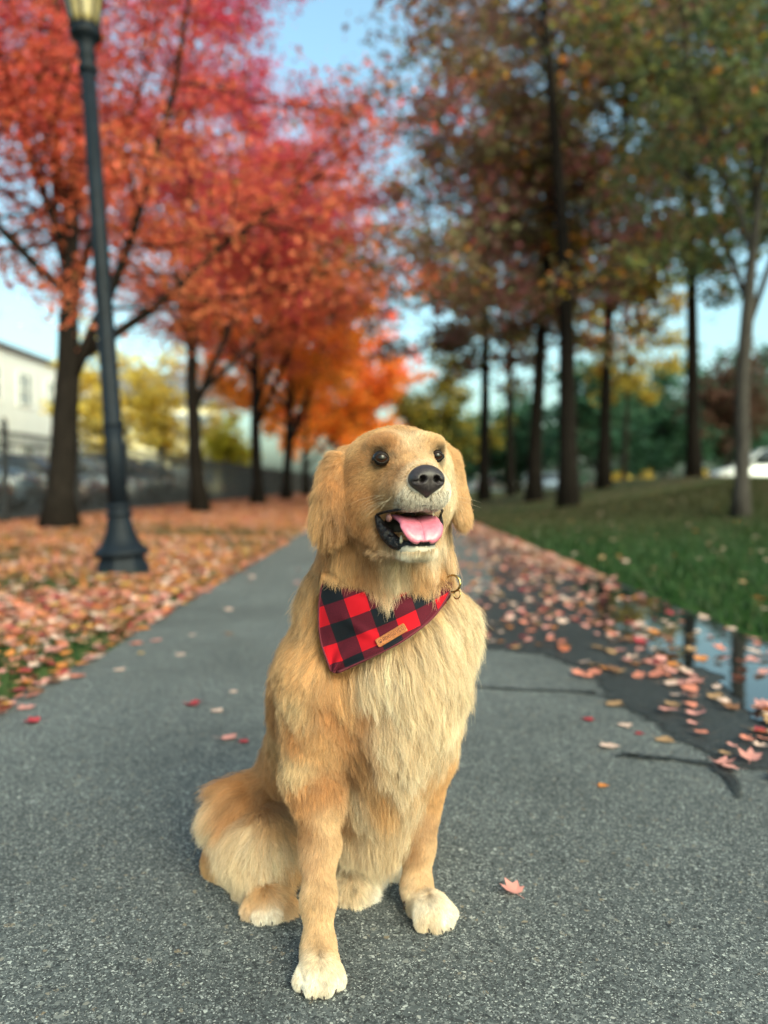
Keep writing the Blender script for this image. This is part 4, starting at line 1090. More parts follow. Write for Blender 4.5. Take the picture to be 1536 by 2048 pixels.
# ------------------------------------------------------------------ bandana (cloth lying over the neck and chest fur)
def curve(pts, t):
    pts = np.array(pts, float); s = np.concatenate([[0], np.cumsum(np.linalg.norm(np.diff(pts, axis=0), axis=1))]); s /= s[-1]
    # smooth (Catmull-Rom like) through the points
    out = np.zeros((len(t), 2)); tang = np.gradient(pts, s, axis=0)
    k = np.clip(np.searchsorted(s, t) - 1, 0, len(s) - 2); h = (s[k+1] - s[k])[:, None]; x = ((t - s[k])[:, None]) / h
    return (2*x**3-3*x**2+1)*pts[k] + (x**3-2*x**2+x)*h*tang[k] + (-2*x**3+3*x**2)*pts[k+1] + (x**3-x**2)*h*tang[k+1]
BN = 72
tt = np.linspace(0, 1, BN)
Lc = curve([(651, 1136), (643, 1176), (638, 1225), (643, 1285), (662, 1340)], tt)
Rc = curve([(906, 1146), (899, 1182), (876, 1222), (816, 1274), (740, 1315), (680, 1343)], tt)
ss = np.linspace(0, 1, BN)
sag = (np.sin(np.pi*ss)[None, :] * (1-tt)[:, None]**1.2) * 34
gx = Lc[:, None, 0]*(1-ss) + Rc[:, None, 0]*ss
gy = Lc[:, None, 1]*(1-ss) + Rc[:, None, 1]*ss + sag + 2.5*np.sin(np.pi*ss)[None, :]*tt[:, None]**6
hb, _ = cast(gx.ravel(), gy.ravel(), (.020*np.maximum(sstep(tt/.18)[:, None], np.maximum(np.exp(-(ss/.16)**4), np.exp(-((1-ss)/.10)**4))[None, :]) - .003 + .007*np.exp(-((1-ss)/.28)**2)[None, :]).ravel() - np.repeat(.016*(1-sstep(tt/.07)), BN))
dep = hb[:, 1].reshape(BN, BN)
for _ in range(14):
    q = np.pad(dep, 1, mode='edge')
    sm = (q[:-2, 1:-1] + q[2:, 1:-1] + q[1:-1, :-2] + q[1:-1, 2:] + 2*dep) / 6
    dep = np.minimum(sm, dep*.3 + sm*.7)
wr = .0034*np.sin(ss[None, :]*15 + tt[:, None]*6)*np.exp(-((ss[None, :]-.25)/.30)**2) + .0040*np.sin(tt[:, None]*10 + ss[None, :]*5) - .0035*np.exp(-((tt[:, None] - .30 - .35*ss[None, :])/.05)**2)*np.exp(-((ss[None, :]-.45)/.3)**2)
dep = dep + wr*np.minimum(1, 3*np.minimum(ss, 1-ss))[None, :]
bvs = np.array([P(x, y, d) for x, y, d in zip(gx.ravel(), gy.ravel(), dep.ravel())])
# plaid grid laid on the cloth: two thread directions
A = np.array([[39.0, 12.3], [-17.0, 36.0]])
q0 = np.array([560 + 490/3.2, 800 + 1290/3.2])
uv = (np.stack([gx.ravel(), gy.ravel()], 1) - q0) @ np.linalg.inv(A).T
bow = np.stack([np.zeros(BN*BN), -.28*np.sin(np.pi*np.tile(ss, BN))*(1-np.repeat(tt, BN))], 1)
uv = uv + 0.5 + 20 + bow
fq = np.array([(i*BN+j, (i+1)*BN+j, (i+1)*BN+j+1, i*BN+j+1) for i in range(BN-1) for j in range(BN-1)])
m_plaid, nt, b = new_mat('plaid_cloth')
uvn = N(nt, 'ShaderNodeUVMap'); uvn.uv_map = 'uv'
sep = N(nt, 'ShaderNodeSeparateXYZ'); nt.links.new(uvn.outputs[0], sep.inputs[0])
stripes = []
for i in (0, 1):
    w = math_node(nt, 'MODULO', sep.outputs[i], 2.0)
    stripes.append(math_node(nt, 'GREATER_THAN', w, 1.0))
tot = math_node(nt, 'ADD', stripes[0], stripes[1])
twill = N(nt, 'ShaderNodeTexWave', Scale=9.0); twill.wave_type = 'BANDS'; twill.bands_direction = 'DIAGONAL'
nt.links.new(uvn.outputs[0], twill.inputs['Vector'])
fz = N(nt, 'ShaderNodeTexNoise', Scale=14.0, Detail=5.0); nt.links.new(uvn.outputs[0], fz.inputs['Vector'])
half = ramp(nt, math_node(nt, 'ADD', math_node(nt, 'MULTIPLY', twill.outputs['Fac'], .5), math_node(nt, 'MULTIPLY', fz.outputs['Fac'], .5)), [(.3, (.034, .002, .007)), (.75, (.098, .0065, .017))])
c1 = mix(nt, math_node(nt, 'GREATER_THAN', tot, .5), (.36, .003, .010), half)
c2 = mix(nt, math_node(nt, 'GREATER_THAN', tot, 1.5), c1, (.004, .006, .010))
nt.links.new(c2, b.inputs['Base Color']); b.inputs['Roughness'].default_value = .9
b.inputs['Sheen Weight'].default_value = .0; b.inputs['Specular IOR Level'].default_value = .2
bump(nt, twill.outputs['Fac'], b, .25, .001)
bandana = empty('bandana', tuple(bvs[BN//2*BN + BN//2]))
tag(bandana, 'red and black plaid bandana tied round the dog\'s neck', 'bandana')
BM = Matrix.Translation(bandana.location).inverted()
cloth = mesh_obj('cloth', bvs, fq, m_plaid, uvs=uv); cloth.parent = bandana; cloth.matrix_parent_inverse = BM
sol = cloth.modifiers.new('thick', 'SOLIDIFY'); sol.thickness = .0028; sol.offset = 0
hem = MB()
edge = np.concatenate([bvs.reshape(BN, BN, 3)[:, 0], bvs.reshape(BN, BN, 3)[-1, :], bvs.reshape(BN, BN, 3)[::-1, -1]])
hem.tube(edge, .0019, 6)
m_hem = plain('dark_red_hem', (.085, .006, .014), .9, scale=300)
o = hem.build('hem', m_hem, cloth)
# stitches along the hem
st = MB()
inn = bvs.reshape(BN, BN, 3)[4:-1, -5]
inn_n = unit(np.array([.1, -1, .1]))
for i in range(0, len(inn)-1):
    a, c = inn[i], inn[i+1]
    d = c - a
    m_ = max(1, int(np.linalg.norm(d)/.003))
    for k in range(m_):
        st.tube([a + d*(k+.15)/m_ + inn_n*.0017, a + d*(k+.8)/m_ + inn_n*.0017], .00035, 4)
st.build('stitching', plain('dark_thread', (.03, .004, .008), .8), cloth)

# the band round the neck that the bandana hangs from (under the fur at the back)
nc = P(768, 1150, 1.20); nax = unit(P(785, 1010, 1.155) - P(765, 1205, 1.21))
e1 = unit(np.cross(nax, [0, 1, 0])); e2 = np.cross(nax, e1)
def ring_pts(c, off, n=48):
    out = []
    th = np.arange(n)*2*np.pi/n
    d = np.cos(th)[:, None]*e1 + np.sin(th)[:, None]*e2
    r = np.full(n, .03)
    for _ in range(120):
        r += np.clip(off - body.sample(c + d*r[:, None]), -.01, .01)*.6
    return c + d*r[:, None]
rp = ring_pts(nc, .003)
rp = np.concatenate([rp, rp[:1]])
wob = []
for w_, o_ in ((-.012, 0), (.012, 0), (.012, .003), (-.012, .003)):
    wob.append(rp + nax*w_ + unit(rp - nc)*o_)
v = np.stack(wob, 1).reshape(-1, 3); n_ = len(rp)
f = [(i*4+j, i*4+(j+1) % 4, (i+1)*4+(j+1) % 4, (i+1)*4+j) for i in range(n_-1) for j in range(4)]
uvb = np.stack([np.repeat(np.arange(n_)*.35, 4), np.tile([0, .8, .8, 0], n_)], 1) + 10
o = mesh_obj('neck_band', v, f, m_plaid, uvs=uvb); o.parent = bandana; o.matrix_parent_inverse = BM

# leather patch with its stamped words
def on_cloth(x, y):
    i = np.argmin((gx.ravel()-x)**2 + (gy.ravel()-y)**2)
    return P(x, y, dep.ravel()[i])
tl, tr, bl, br = (750.5, 1279.5), (811.5, 1247.5), (757.5, 1297.5), (818, 1265.5)
cc = on_cloth(784, 1272.5)
ux = unit(on_cloth(811, 1256) - on_cloth(757, 1288)); uz = on_cloth(754, 1281) - on_cloth(759, 1295)
uz = unit(uz - ux*np.dot(uz, ux)); un = np.cross(ux, uz)
un = un if un[1] < 0 else -un
uz = np.cross(un, ux)
PW, PH = .0236, .0066        # half width and height
cc = cc + un*.0035
m_leather = plain('tan_leather', (.33, .11, .03), .5, scale=260, var=.25, bumps=.25)
m_stamp = plain('stamped_leather', (.05, .012, .005), .6, scale=200)
def rrect(w, h, r, n=6):
    o = []
    for cx, cy, a0 in ((w-r, h-r, 0), (-w+r, h-r, 90), (-w+r, -h+r, 180), (w-r, -h+r, 270)):
        for k in range(n+1):
            a = rad(a0 + 90*k/n); o.append((cx + r*math.cos(a), cy + r*math.sin(a)))
    return o
def to3(x, y, z): return cc + ux*x + uz*y + un*z
mbp = MB()
rings = []
for ins, z in ((0, -.0012), (0, .0006), (.0007, .0012)):
    rings.append([to3(x, y, z) for x, y in rrect(PW-ins, PH-ins, .0022)])
nr = len(rings[0])
vv = np.concatenate(rings)
ff = [(i*nr+j, i*nr+(j+1) % nr, (i+1)*nr+(j+1) % nr, (i+1)*nr+j) for i in range(2) for j in range(nr)] + [tuple(range(2*nr, 3*nr)), tuple(range(nr))[::-1]]
mbp.add(vv, ff)
patch = mbp.build('leather_patch', m_leather, None, smooth=False); patch.parent = bandana; patch.matrix_parent_inverse = BM
lt = MB()
def stroke(pts, w=.00042):
    lt.tube([to3(x, y, .00125) for x, y in pts], w, 5)
GL = {'A': [[(0,0),(0,.8),(.2,1),(.8,1),(1,.8),(1,0)],[(0,.45),(1,.45)]], 'D': [[(0,0),(0,1),(.7,1),(1,.75),(1,.25),(.7,0),(0,0)]],
      'O': [[(.2,0),(0,.2),(0,.8),(.2,1),(.8,1),(1,.8),(1,.2),(.8,0),(.2,0)]], 'G': [[(1,.8),(.8,1),(.2,1),(0,.8),(0,.2),(.2,0),(.8,0),(1,.2),(1,.5),(.55,.5)]],
      'Y': [[(0,1),(0,.7),(.5,.45),(.5,0)],[(1,1),(1,.7),(.5,.45)]], 'C': [[(1,.8),(.8,1),(.2,1),(0,.8),(0,.2),(.2,0),(.8,0),(1,.2)]]}
x0 = -.0128
for ch_ in 'ADOGGYCO':
    for ln in GL[ch_]:
        stroke([(x0 + a*.0025, -.0029 + bb*.0058) for a, bb in ln])
    x0 += .00425
def blob(x, y, rx, ry):
    lt.add([to3(x + rx*math.cos(a), y + ry*math.sin(a), .0014) for a in np.arange(10)*.6283], [tuple(range(10))])
blob(-.0175, -.0017, .0019, .0016)
for a_, b_ in ((-.0200, .0006), (-.0185, .0024), (-.0165, .0024), (-.0150, .0006)): blob(a_, b_, .00065, .0009)
per = rrect(PW-.0014, PH-.0014, .0014)
per = np.array(per + per[:1])
for i in range(len(per)-1):
    d = per[i+1]-per[i]; m_ = max(1, int(round(np.linalg.norm(d)/.0021)))
    if np.linalg.norm(d) < .0008: continue
    for k in range(m_):
        stroke([per[i] + d*(k+.2)/m_, per[i] + d*(k+.7)/m_], .0003)
lt.build('lettering', m_stamp, patch, smooth=False)

# collar with brass rings, mostly under the fur
collar = empty('collar', tuple(nc))
tag(collar, 'thin collar with a brass ring showing at the dog\'s neck', 'collar')
CM = Matrix.Translation(collar.location).inverted()
nc2 = nc + nax*.002
rp2 = ring_pts(nc2, .004); rp2 = np.concatenate([rp2, rp2[:1]])
k = MB(); k.tube(rp2, .003, 8, cap=False)
o = k.build('strap', plain('black_webbing', (.02, .02, .022), .7)); o.parent = collar; o.matrix_parent_inverse = CM
m_brass = plain('brass', (.42, .30, .12), .22, 1.0, var=.3, scale=120)
def ring(name, c, r, t, ax):
    ax = unit(ax); a = unit(np.cross(ax, [0, 0, 1])); bb = np.cross(ax, a); k = MB()
    th = np.linspace(0, 2*np.pi, 33)
    k.tube([c + r*(math.cos(x)*a + math.sin(x)*bb) for x in th], t, 8, cap=False)
    o = k.build(name, m_brass); o.parent = collar; o.matrix_parent_inverse = CM
ring('brass_ring', P(905, 1167, 1.145), .0125, .0017, np.array([-.45, -.85, .1]))
ring('tag_ring', P(914, 1189, 1.135), .0065, .0010, np.array([-.7, -.6, .2]))

# ------------------------------------------------------------------ fur
rs = np.random.default_rng(7)
tri = np.concatenate([bq[:, [0, 1, 2]], bq[:, [0, 2, 3]]])
ta, tb, tc_ = bv[tri[:, 0]], bv[tri[:, 1]], bv[tri[:, 2]]
area = np.linalg.norm(np.cross(tb-ta, tc_-ta), axis=1)/2
cen = (ta+tb+tc_)/3
tL = fL[tri].mean(1)
nrm = body.grad(cen)
view = unit(np.array([0, 0, CAM_H]) - cen)
facing = (nrm*view).sum(1)
dens = np.where(tL < .013, 2.3e6, np.where(tL < .03, 1.5e6, 9.5e5)) * np.where(facing > -.25, 1, .35)
bad = in_mouth(cen) | near_eye(cen, .0090) | (np.linalg.norm((cen - NOSE_C) @ HR / np.array([.026, .0245, .0200]), axis=1) < 1) | (cen[:, 2] < .004)
lip = (np.abs((cen - H(.03, 0, -.1130)) @ HU) < .0055) & (((cen - H(.0, 0, -.1)) @ HF) > .01)
bad |= lip
LIP_PATH = [H(-.009, -.0452, -.079), H(-.003, -.0412, -.0925), H(.006, -.0350, -.1065), H(.017, -.0280, -.1165), H(.030, -.0195, -.1205), H(.043, -.0105, -.1190), H(.0465, 0, -.1185), H(.043, .0105, -.1185), H(.032, .020, -.116), H(.018, .030, -.108), H(.004, .041, -.094), H(-.010, .046, -.080)]
lp_ = np.array(LIP_PATH); lp_ = np.concatenate([lp_[:-1]*(1-t) + lp_[1:]*t for t in (0, .33, .67)])
bad |= np.sqrt(((cen[:, None] - lp_[None])**2).sum(-1)).min(1) < .0088
dens[bad] = 0
pr = dens*area; NF = int(pr.sum())
pick = rs.choice(len(tri), NF, p=pr/pr.sum())
r1, r2 = np.sqrt(rs.random(NF)), rs.random(NF)
root = (1-r1)[:, None]*ta[pick] + (r1*(1-r2))[:, None]*tb[pick] + (r1*r2)[:, None]*tc_[pick]
root = root - body.grad(root)*body.sample(root)[:, None]
D, L, K = chart(root)
Nn = body.grad(root)
rx, ry = project(root)
L = L * rs.uniform(.62, 1.12, NF)
L = np.where(L > .02, L*(1 + np.where(L > .04, .36, .22)*np.sin(root[:, 0]*140 + root[:, 2]*60)*np.sin(root[:, 1]*120 - root[:, 2]*90 + 1)), L)
ruff = (ry > 1085) & (ry < 1165) & (rx > 655) & (rx < 925) & (root[:, 1] < 1.25) & (np.linalg.norm(root - H(.026, 0, -.127), axis=1) > .052)
rw = np.clip((ry-1085)/30, 0, 1)*np.clip((rx-665)/20, 0, 1)
L = np.where(ruff, L*(1 - rw + rw*(.46 + .40*np.abs(np.sin(rx*.043 + .8*np.sin(rx*.021)))*rs.uniform(.5, 1.5, NF))), L)
L = np.where((rs.random(NF) < .03) & (L > .015), L*1.25, L)
# fur right beside the eyes and on the lids stays short and darker
de = np.minimum(np.linalg.norm(root-EYES[0], axis=1), np.linalg.norm(root-EYES[1], axis=1))
L *= np.clip((de-.004)/.016, .35, 1)
inner = de < .0165
K[inner] *= (.22 + .78*np.clip((de[inner]-.0100)/.006, 0, 1))[:, None]
for e_, sd_ in zip(EYES, (1, -1)):          # dark inner corners and a darker brow line
    q_ = (root - e_) @ HR
    zc = np.exp(-(((q_[:, 1]*sd_ - .013)/.006)**2 + ((q_[:, 2] + .001)/.005)**2)) + .8*np.exp(-(((q_[:, 1]*sd_ - .004)/.010)**2 + ((q_[:, 2] - .0115)/.004)**2))
    zc = np.where(np.abs(q_[:, 0]) < .03, np.clip(zc, 0, 1), 0)
    K *= (1 - .62*zc)[:, None]
# darker skin shows between the short hairs beside the nose
dn = np.linalg.norm((root - NOSE_C) @ HR / np.array([.022, .0225, .0185]), axis=1)
L *= np.clip((dn-.8)/.5, .4, 1)
# cloth covers the coat: hairs rooted under it are pressed short
rx, ry = project(root)
bcen = np.stack([gx.ravel(), gy.ravel()], 1)
kd = kdtree.KDTree(len(bcen))
for i, q in enumerate(bcen): kd.insert((q[0], q[1], 0), i)
kd.balance()
depf = dep.ravel()
tf_ = np.repeat(tt, BN)
cand = np.where((rx > 620) & (rx < 915) & (ry > 1095) & (ry < 1360) & (root[:, 1] < 1.32))[0]
kill = np.zeros(NF, bool)
for i in cand:
    _, j, ds = kd.find((rx[i], ry[i], 0))
    bi, bj = divmod(j, BN)
    if ds < 4.5 and 2 < bi < BN-1 and 0 < bj < BN-1 and tf_[j] > .0 and root[i, 1] > depf[j] - .002: kill[i] = True
ok = ~kill
root, D, L, K, Nn = root[ok], D[ok], L[ok], K[ok], Nn[ok]
NF = len(root)
T = unit(D - Nn*(D*Nn).sum(1, keepdims=True))
long_ = L > .021
lift = np.where(long_, rad(30), rad(19)) + rs.normal(0, rad(7), NF)
jit = rs.normal(0, .16, (NF, 3))
dirv = unit(T*np.cos(lift)[:, None] + Nn*np.sin(lift)[:, None] + jit*np.where(long_, .8, 1.0)[:, None])
layer = rs.random(NF)**1.3
def wave(p, s):
    return np.stack([np.sin(p[:, 1]*s + 1.3 + p[:, 2]*s*.7), np.sin(p[:, 2]*s*.9 + 2.1 + p[:, 0]*s), np.sin(p[:, 0]*s*1.1 + .4 + p[:, 1]*s*.8)], 1)
KP = 9
pts = np.zeros((NF, KP, 3)); pts[:, 0] = root
p = root.copy(); dcur = dirv.copy()
for k_ in range(1, KP):
    g = np.where(long_, .10, .03)[:, None]*np.array([0, 0, -1.0])
    dcur = unit(dcur + g + T*.10 + wave(root*1.0 + k_*.01, 95)*np.where(long_, .13, .05)[:, None] + rs.normal(0, .035, (NF, 3)))
    p = p + dcur*(L/(KP-1))[:, None]
    s_ = body.sample(p)
    clear = np.minimum(.0012 + layer*np.minimum(L*.26, .017)*(k_/(KP-1))**.6, .02)
    push = np.clip(clear - s_, 0, .02)
    p = p + body.grad(p)*push[:, None]
    p[:, 2] = np.maximum(p[:, 2], .0015)
    pts[:, k_] = p
# clumps
gi = np.where(rs.random(NF) < np.where(long_, .040, .05))[0]
kd2 = kdtree.KDTree(len(gi))
for n_, i in enumerate(gi): kd2.insert(root[i], n_)
kd2.balance()
near = np.array([kd2.find(r_)[1] for r_ in root])
G = gi[near]
ts_ = np.linspace(0, 1, KP)
cl = np.where(long_, .54, np.where(L > .013, .40, .26))*rs.uniform(.5, 1.1, NF)
cl = np.where(np.linalg.norm(root - H(.03, 0, -.10), axis=1) < .05, cl*.4, cl)
cl = np.where(rs.random(NF) < .08, .1, np.clip(cl, 0, .93))
okc = np.linalg.norm(root - root[G], axis=1) < .02
w = (cl*okc)[:, None]*ts_[None]**1.1
gp = root[G][:, None] + (pts[G] - root[G][:, None])*(L/np.maximum(L[G], 1e-6)).clip(.4, 1.3)[:, None, None]
pts = pts*(1-w[..., None]) + gp*w[..., None]
ph = rs.uniform(0, 6.28, len(gi))[near] + rs.normal(0, .35, NF)
frq = rs.uniform(.7, 1.5, len(gi))[near]
amp = np.where(long_, .0040, .0006)*np.clip(L/.05, .3, 1.3)*rs.uniform(.4, 1.4, len(gi))[near]
side = unit(np.cross(T, Nn))
cv = np.sin(ph[:, None] + frq[:, None]*6.28*ts_[None]) - np.sin(ph)[:, None]
pts = pts + side[:, None]*(cv*amp[:, None]*ts_[None])[..., None]
cw = np.cos(ph[:, None] + frq[:, None]*6.28*ts_[None]) - np.cos(ph)[:, None]
pts = pts + Nn[:, None]*(np.abs(cw)*amp[:, None]*.6*ts_[None])[..., None]
pts[..., 2] = np.maximum(pts[..., 2], .0012)
# loose hairs hanging over the bandana rest on the cloth
fx, fy = project(pts.reshape(-1, 3)); fx = fx.reshape(NF, KP); fy = fy.reshape(NF, KP)
near_b = np.where((fx.max(1) > 636) & (fx.min(1) < 903) & (fy.max(1) > 1098) & (fy.min(1) < 1355) & (root[:, 1] < 1.32) & (project(root)[1] < 1128 + 34*np.sin(np.pi*np.clip((project(root)[0]-650)/248, 0, 1))))[0]
for i in near_b:
    for k_ in range(1, KP):
        _, j, ds = kd.find((fx[i, k_], fy[i, k_], 0))
        lim = depf[j] - .0035 - .004*layer[i]
        if ds < 6 and pts[i, k_, 1] > lim:
            q = pts[i, k_]
            pts[i, k_] = np.array([0, 0, CAM_H]) + (q - np.array([0, 0, CAM_H]))*(lim/q[1])
isb = np.zeros(NF, bool); isb[near_b] = True
drop = np.zeros(NF, bool)
for i in np.where(~isb & (fx[:, -1] > 636) & (fx[:, -1] < 906) & (fy[:, -1] > 1120) & (fy[:, -1] < 1352) & (root[:, 1] < 1.32))[0]:
    for k_ in (4, 6, 8):
        _, j, ds = kd.find((fx[i, k_], fy[i, k_], 0)); bi, bj = divmod(j, BN)
        if ds < 4 and 1 < bi < BN-2 and 1 < bj < BN-2: drop[i] = True
kp_ = ~drop
pts, root, D, L, K, Nn, long_, layer, near, fx, fy = [z_[kp_] for z_ in (pts, root, D, L, K, Nn, long_, layer, near, fx, fy)]
NF = len(root)
# colour: clump to clump, hair to hair, a little lighter to the outside layer
clump_tone = 1 + rs.normal(0, 1, len(gi))[near]*np.where(long_, .17, .085)
tone = (clump_tone*rs.normal(1, .12, NF)).clip(.6, 1.4)[:, None]
def patch(p, s, o): return np.sin(p[:, 0]*s + o + 2*np.sin(p[:, 2]*s*.6 + o))*np.sin(p[:, 2]*s*.8 + 1.7*o + 1.5*np.sin(p[:, 1]*s*.7))
pz = .5*patch(root, 70, .4) + .5*patch(root, 150, 2.2)
tone = tone*(1 + .17*pz[:, None])
warm = rs.normal(0, .03, (NF, 1)) - .07*pz[:, None]
K = np.clip(K*tone*(np.array([1, 1, 1]) + warm*np.array([.3, -.4, -1.5])), .01, .92)
grey = rs.random(NF) < .15
muz = (np.linalg.norm(root - H(.055, 0, -.062), axis=1) < .034)
K[muz & grey] = (.045, .038, .036)
pale = muz & ~grey & (rs.random(NF) < .4)
K[pale] = (.72, .68, .62)
radius = np.where(long_, .00020, .00019)*rs.uniform(.7, 1.25, NF)
hc = bpy.data.hair_curves.new('fur')
hc.add_curves([KP]*NF)
hc.attributes['position'].data.foreach_set('vector', pts.astype(np.float32).ravel()) if 'position' in hc.attributes else None
ra = hc.attributes.get('radius') or hc.attributes.new('radius', 'FLOAT', 'POINT')
taper = np.array([1, 1, .98, .95, .9, .82, .7, .52, .25])
ra.data.foreach_set('value', (radius[:, None]*taper[None]).astype(np.float32).ravel())
ca = hc.attributes.new('col', 'FLOAT_COLOR', 'CURVE')
kc = np.ones((NF, 4), np.float32); kc[:, :3] = K
ca.data.foreach_set('color', kc.ravel())
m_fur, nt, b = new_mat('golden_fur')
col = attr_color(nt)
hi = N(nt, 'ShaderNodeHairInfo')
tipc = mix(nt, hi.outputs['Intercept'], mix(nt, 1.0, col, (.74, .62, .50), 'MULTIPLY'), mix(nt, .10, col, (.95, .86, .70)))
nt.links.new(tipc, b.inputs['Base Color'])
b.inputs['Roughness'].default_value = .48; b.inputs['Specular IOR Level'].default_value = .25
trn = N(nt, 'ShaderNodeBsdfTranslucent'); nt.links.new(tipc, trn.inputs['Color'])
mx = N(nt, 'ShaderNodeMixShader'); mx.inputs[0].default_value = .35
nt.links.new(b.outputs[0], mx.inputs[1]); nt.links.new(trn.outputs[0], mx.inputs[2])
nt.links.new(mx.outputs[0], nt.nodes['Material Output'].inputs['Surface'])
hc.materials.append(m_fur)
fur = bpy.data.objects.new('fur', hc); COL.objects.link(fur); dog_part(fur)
print('fur strands', NF)

# ------------------------------------------------------------------ face pieces
m_eye, nt, b = new_mat('eye')
nt.links.new(attr_color(nt), b.inputs['Base Color']); b.inputs['Roughness'].default_value = .03; b.inputs['Specular IOR Level'].default_value = .22
m_lid = plain('eyelid_skin', (.012, .009, .008), .6, spec=.2)
for e, look, aim, sz in zip(EYES, ((.08, -1, .08), (.12, -1, .08)), ((763, 915.5), (875.5, 911)), (.94, .80)):
    n = body.grad(e[None])[0]
    c = e - unit(np.array([.05, -1, 0]))*.0065
    c = e - n*.0098
    k = MB(); k.sphere((0, 0, 0), .0120*sz, 32, 24)
    v = np.concatenate(k.v); ax = unit(np.array(look))
    tip_ = c + ax*.0118*sz; c = c + (P(aim[0], aim[1], tip_[1]) - tip_)
    ang = np.degrees(np.arccos(np.clip(unit(v) @ ax, -1, 1)))
    colr = np.where((ang < 19)[:, None], (.003, .003, .003), np.where((ang < 44)[:, None], (.018, .007, .004), (.008, .006, .005)))
    o = dog_part(mesh_obj('eye', v + c, k.f, m_eye, colors=colr))
    # lids: a shell of dark skin round the eyeball with an almond-shaped opening
    a = unit(HL - ax*np.dot(HL, ax)); up = np.cross(a, ax); up = up if up[2] > 0 else -up
    th = np.linspace(0, 2*np.pi, 49)[:-1]; lv = []
    for q_, (R_e, lift_) in enumerate(((.01185*sz, 0), (.0127*sz, 0), (.0126*sz, .0010), (.0120*sz, .0024), (.0108*sz, .0040))):
        for t in th:
            x, y = (.0088*sz + lift_)*math.cos(t), (.0060*sz + lift_*.95)*math.sin(t)*(1 - .36*math.cos(t)**2) - .0004
            z = math.sqrt(max(R_e**2 - x*x - y*y, 1e-7))
            lv.append(c + a*x + up*y + ax*z)
    lf = [(q_*48+k_, q_*48+(k_+1) % 48, (q_+1)*48+(k_+1) % 48, (q_+1)*48+k_) for q_ in range(4) for k_ in range(48)]
    dog_part(mesh_obj('eyelid', lv, lf, m_lid))

# nose leather
nose = Field(NOSE_C - .034, NOSE_C + .034, .0009)
def NZ(f, l, u): return NOSE_C + HF*f + HL*l + HU*u
nose.ell(NZ(-.004, 0, .003), (.020, .0205, .0150), HR, .004)
for s_ in (-1, 1):
    nose.ell(NZ(.0, s_*.0115, -.002), (.0155, .0115, .0115), HR, .006)
nose.ell(NZ(-.001, 0, -.010), (.0145, .0125, .010), HR, .007)
nose.cap(NZ(-.001, 0, -.014), NZ(-.006, 0, -.023), .0065, .004, .005)
for s_ in (-1, 1):
    nose.cap(NZ(.018, s_*.0088, -.0015), NZ(.004, s_*.0095, -.001), .0046, .0036, .0022, True)
    nose.cap(NZ(.0135, s_*.0115, -.0045), NZ(.009, s_*.0215, -.0052), .0028, .0014, .002, True)
nose.cap(NZ(.0165, 0, -.004), NZ(.009, 0, -.026), .0012, .0012, .0018, True)
nv_, nq_ = nose.mesh()
m_nose, nt, b = new_mat('nose_leather')
tc = N(nt, 'ShaderNodeTexCoord'); vo = N(nt, 'ShaderNodeTexVoronoi', Scale=620.0); nt.links.new(tc.outputs['Object'], vo.inputs['Vector'])
nt.links.new(ramp(nt, vo.outputs['Distance'], [(.0, (.042, .032, .034)), (.8, (.016, .012, .014))]), b.inputs['Base Color'])
b.inputs['Roughness'].default_value = .46; b.inputs['Specular IOR Level'].default_value = .35
bump(nt, vo.outputs['Distance'], b, -.7, .0010)
dog_part(mesh_obj('nose', nv_, nq_, m_nose))

# tongue
cl_pts = np.array([(-.020, -.0880), (.000, -.0875), (.020, -.0885), (.036, -.0925), (.0480, -.1000), (.0535, -.1090), (.0555, -.1170)])
tq = np.linspace(0, 1, 28); sq = np.linspace(-1, 1, 25)
cf = curve(cl_pts, tq)
tv = []
for i, t in enumerate(tq):
    hw = .0235 + .0035*math.sin(math.pi*min(t*1.2, 1)) if t < .72 else .0268*math.sqrt(max(1 - ((t-.72)/.29)**2, 0.0))
    d = cf[min(i+1, 27)] - cf[max(i-1, 0)]; d /= np.linalg.norm(d); nn = np.array([-d[1], d[0]])
    for s in sq:
        up_ = .0055*s*s*(1-t*.75) - .0026*math.exp(-(s/.12)**2)*(1 - t*.35) - .0025*(abs(s) > .985)
        fu = cf[i] + nn*up_
        tv.append(H(fu[0], s*hw + .001, fu[1]))
tvn = np.array(tv); ns = len(sq)
tfq = np.array([(i*ns+j, i*ns+j+1, (i+1)*ns+j+1, (i+1)*ns+j) for i in range(27) for j in range(ns-1)])
m_tongue, nt, b = new_mat('tongue')
tc = N(nt, 'ShaderNodeTexCoord'); nz = N(nt, 'ShaderNodeTexNoise', Scale=160.0, Detail=4.0); nt.links.new(tc.outputs['Object'], nz.inputs['Vector'])
nt.links.new(ramp(nt, nz.outputs['Fac'], [(.3, (.40, .095, .145)), (.7, (.50, .155, .215))]), b.inputs['Base Color'])
b.inputs['Roughness'].default_value = .30; b.inputs['Subsurface Weight'].default_value = .2; b.inputs['Subsurface Radius'].default_value = (.006, .002, .002)
vo = N(nt, 'ShaderNodeTexVoronoi', Scale=900.0); nt.links.new(tc.outputs['Object'], vo.inputs['Vector']); bump(nt, vo.outputs['Distance'], b, .3, .0004)
to = dog_part(mesh_obj('tongue', tvn, tfq, m_tongue))
sd = to.modifiers.new('thick', 'SOLIDIFY'); sd.thickness = .0055; sd.offset = -1
sb = to.modifiers.new('round', 'SUBSURF'); sb.levels = sb.render_levels = 1

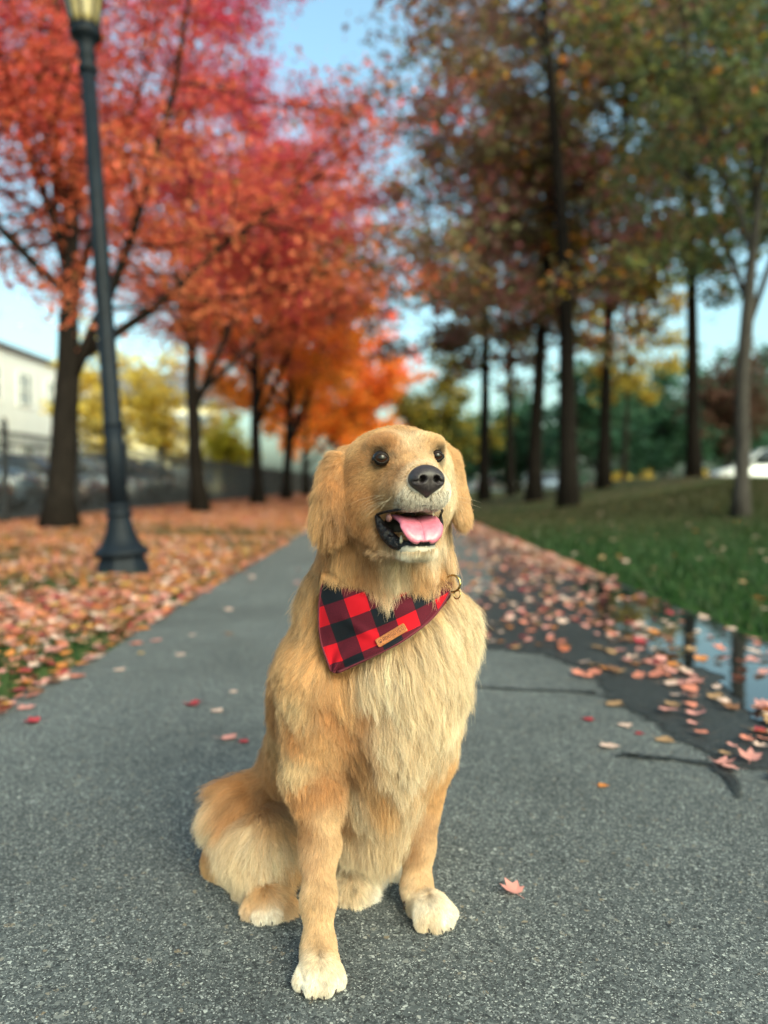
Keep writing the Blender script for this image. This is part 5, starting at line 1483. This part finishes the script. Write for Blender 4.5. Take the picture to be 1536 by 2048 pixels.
# black lips along the lower jaw and the upper edge
m_lip = plain('black_lip', (.008, .006, .007), .36, scale=130, var=.3, bumps=.9, spec=.28)
def tube_part(name, pts, rr, mat, n=10):
    pts = np.array(pts); t = np.linspace(0, 1, 48); s = np.linspace(0, 1, len(pts))
    pp = np.stack([np.interp(t, s, pts[:, i]) for i in range(3)], 1)
    for _ in range(4): pp[1:-1] = (pp[:-2] + 2*pp[1:-1] + pp[2:])/4
    k = MB(); k.tube(pp, np.interp(t, s, rr), n)
    return dog_part(k.build(name, mat))
tube_part('lower_lip', LIP_PATH,
          [.003, .0070, .0094, .0094, .0072, .0046, .0042, .0046, .0052, .0058, .005, .002], m_lip)
tube_part('upper_lip', [H(-.010, -.0440, -.078), H(.012, -.0400, -.0755), H(.036, -.034, -.0745), H(.056, -.021, -.072), H(.0665, -.004, -.068), H(.0665, .004, -.068), H(.056, .021, -.072), H(.036, .034, -.0745), H(.012, .041, -.0755), H(-.010, .0465, -.078)],
          [.002, .0018, .0016, .002, .0026, .0026, .002, .0016, .0018, .002], m_lip)
m_tooth = plain('tooth_ivory', (.50, .42, .30), .3)
def tooth(c, tip, r):
    k = MB(); c, tip = np.array(c), np.array(tip); k.tube([c, c*.6+tip*.4, c*.2+tip*.8, tip], [r, r*.9, r*.5, r*.1], 8); dog_part(k.build('tooth', m_tooth))
tooth(H(.033, -.0225, -.117), H(.036, -.0235, -.1065), .0026)
tooth(H(.036, .020, -.117), H(.039, .0215, -.1055), .0026)
tooth(H(.044, .017, -.072), H(.047, .0175, -.083), .0026)
for i in range(2):
    tooth(H(.020-.009*i, -.0270-.003*i, -.113+.003*i), H(.020-.009*i, -.0275-.003*i, -.1075+.003*i), .0026)
m_gum = plain('pink_gum', (.36, .15, .13), .3, scale=100)
k = MB(); k.sphere((0, 0, 0), (1, 1, 1))
gv = np.concatenate(k.v)*np.array([.010, .0035, .0060])
dog_part(mesh_obj('gum', H(.012, -.0335, -.083) + gv @ HR.T, k.f, m_gum))

# claws and whiskers
m_claw = plain('dark_claw', (.035, .022, .016), .35)
for (c, f, r, s) in PAWS:
    for o_, fw in ((-.0245, .016), (-.0085, .029), (.0085, .029), (.0245, .016)):
        a = c + r*o_*s + f*(fw+.009)*s + np.array([0, 0, .010*s])
        k = MB(); k.tube([a, a + f*.006*s + np.array([0, 0, -.002]), a + f*.007*s + np.array([0, 0, -.0055*s])], [.0019*s, .0015*s, .0005*s], 7)
        dog_part(k.build('claw', m_claw))
for dc, tip in ((P(667, 1905, 1.043), (.002, -.004, -.011)), (P(810, 1803, 1.198), (-.002, -.004, -.011))):
    k = MB(); k.tube([dc, dc + np.array(tip)*.5 + np.array([0, -.003, 0]), dc + np.array(tip)], [.0028, .0022, .0007], 7); dog_part(k.build('claw', m_claw))
m_whisker = plain('pale_whisker', (.55, .45, .32), .5)
for s_ in (-1, 1):
    for i in range(7):
        a = H(.045 - .006*i, s_*(.031+.001*i), -.052 - .004*(i % 3))
        dv = unit(HL*s_*(1+.2*i) + HF*(.5-.25*i) + HU*rs.uniform(-.6, .1)); ln_ = rs.uniform(.035, .06)
        wk = MB(); wk.tube([a + dv*ln_*t + np.array([0, 0, -.012])*t*t for t in (0, .35, .7, 1)], [.00014, .00013, .0001, .00005], 4); dog_part(wk.build('whisker', m_whisker))
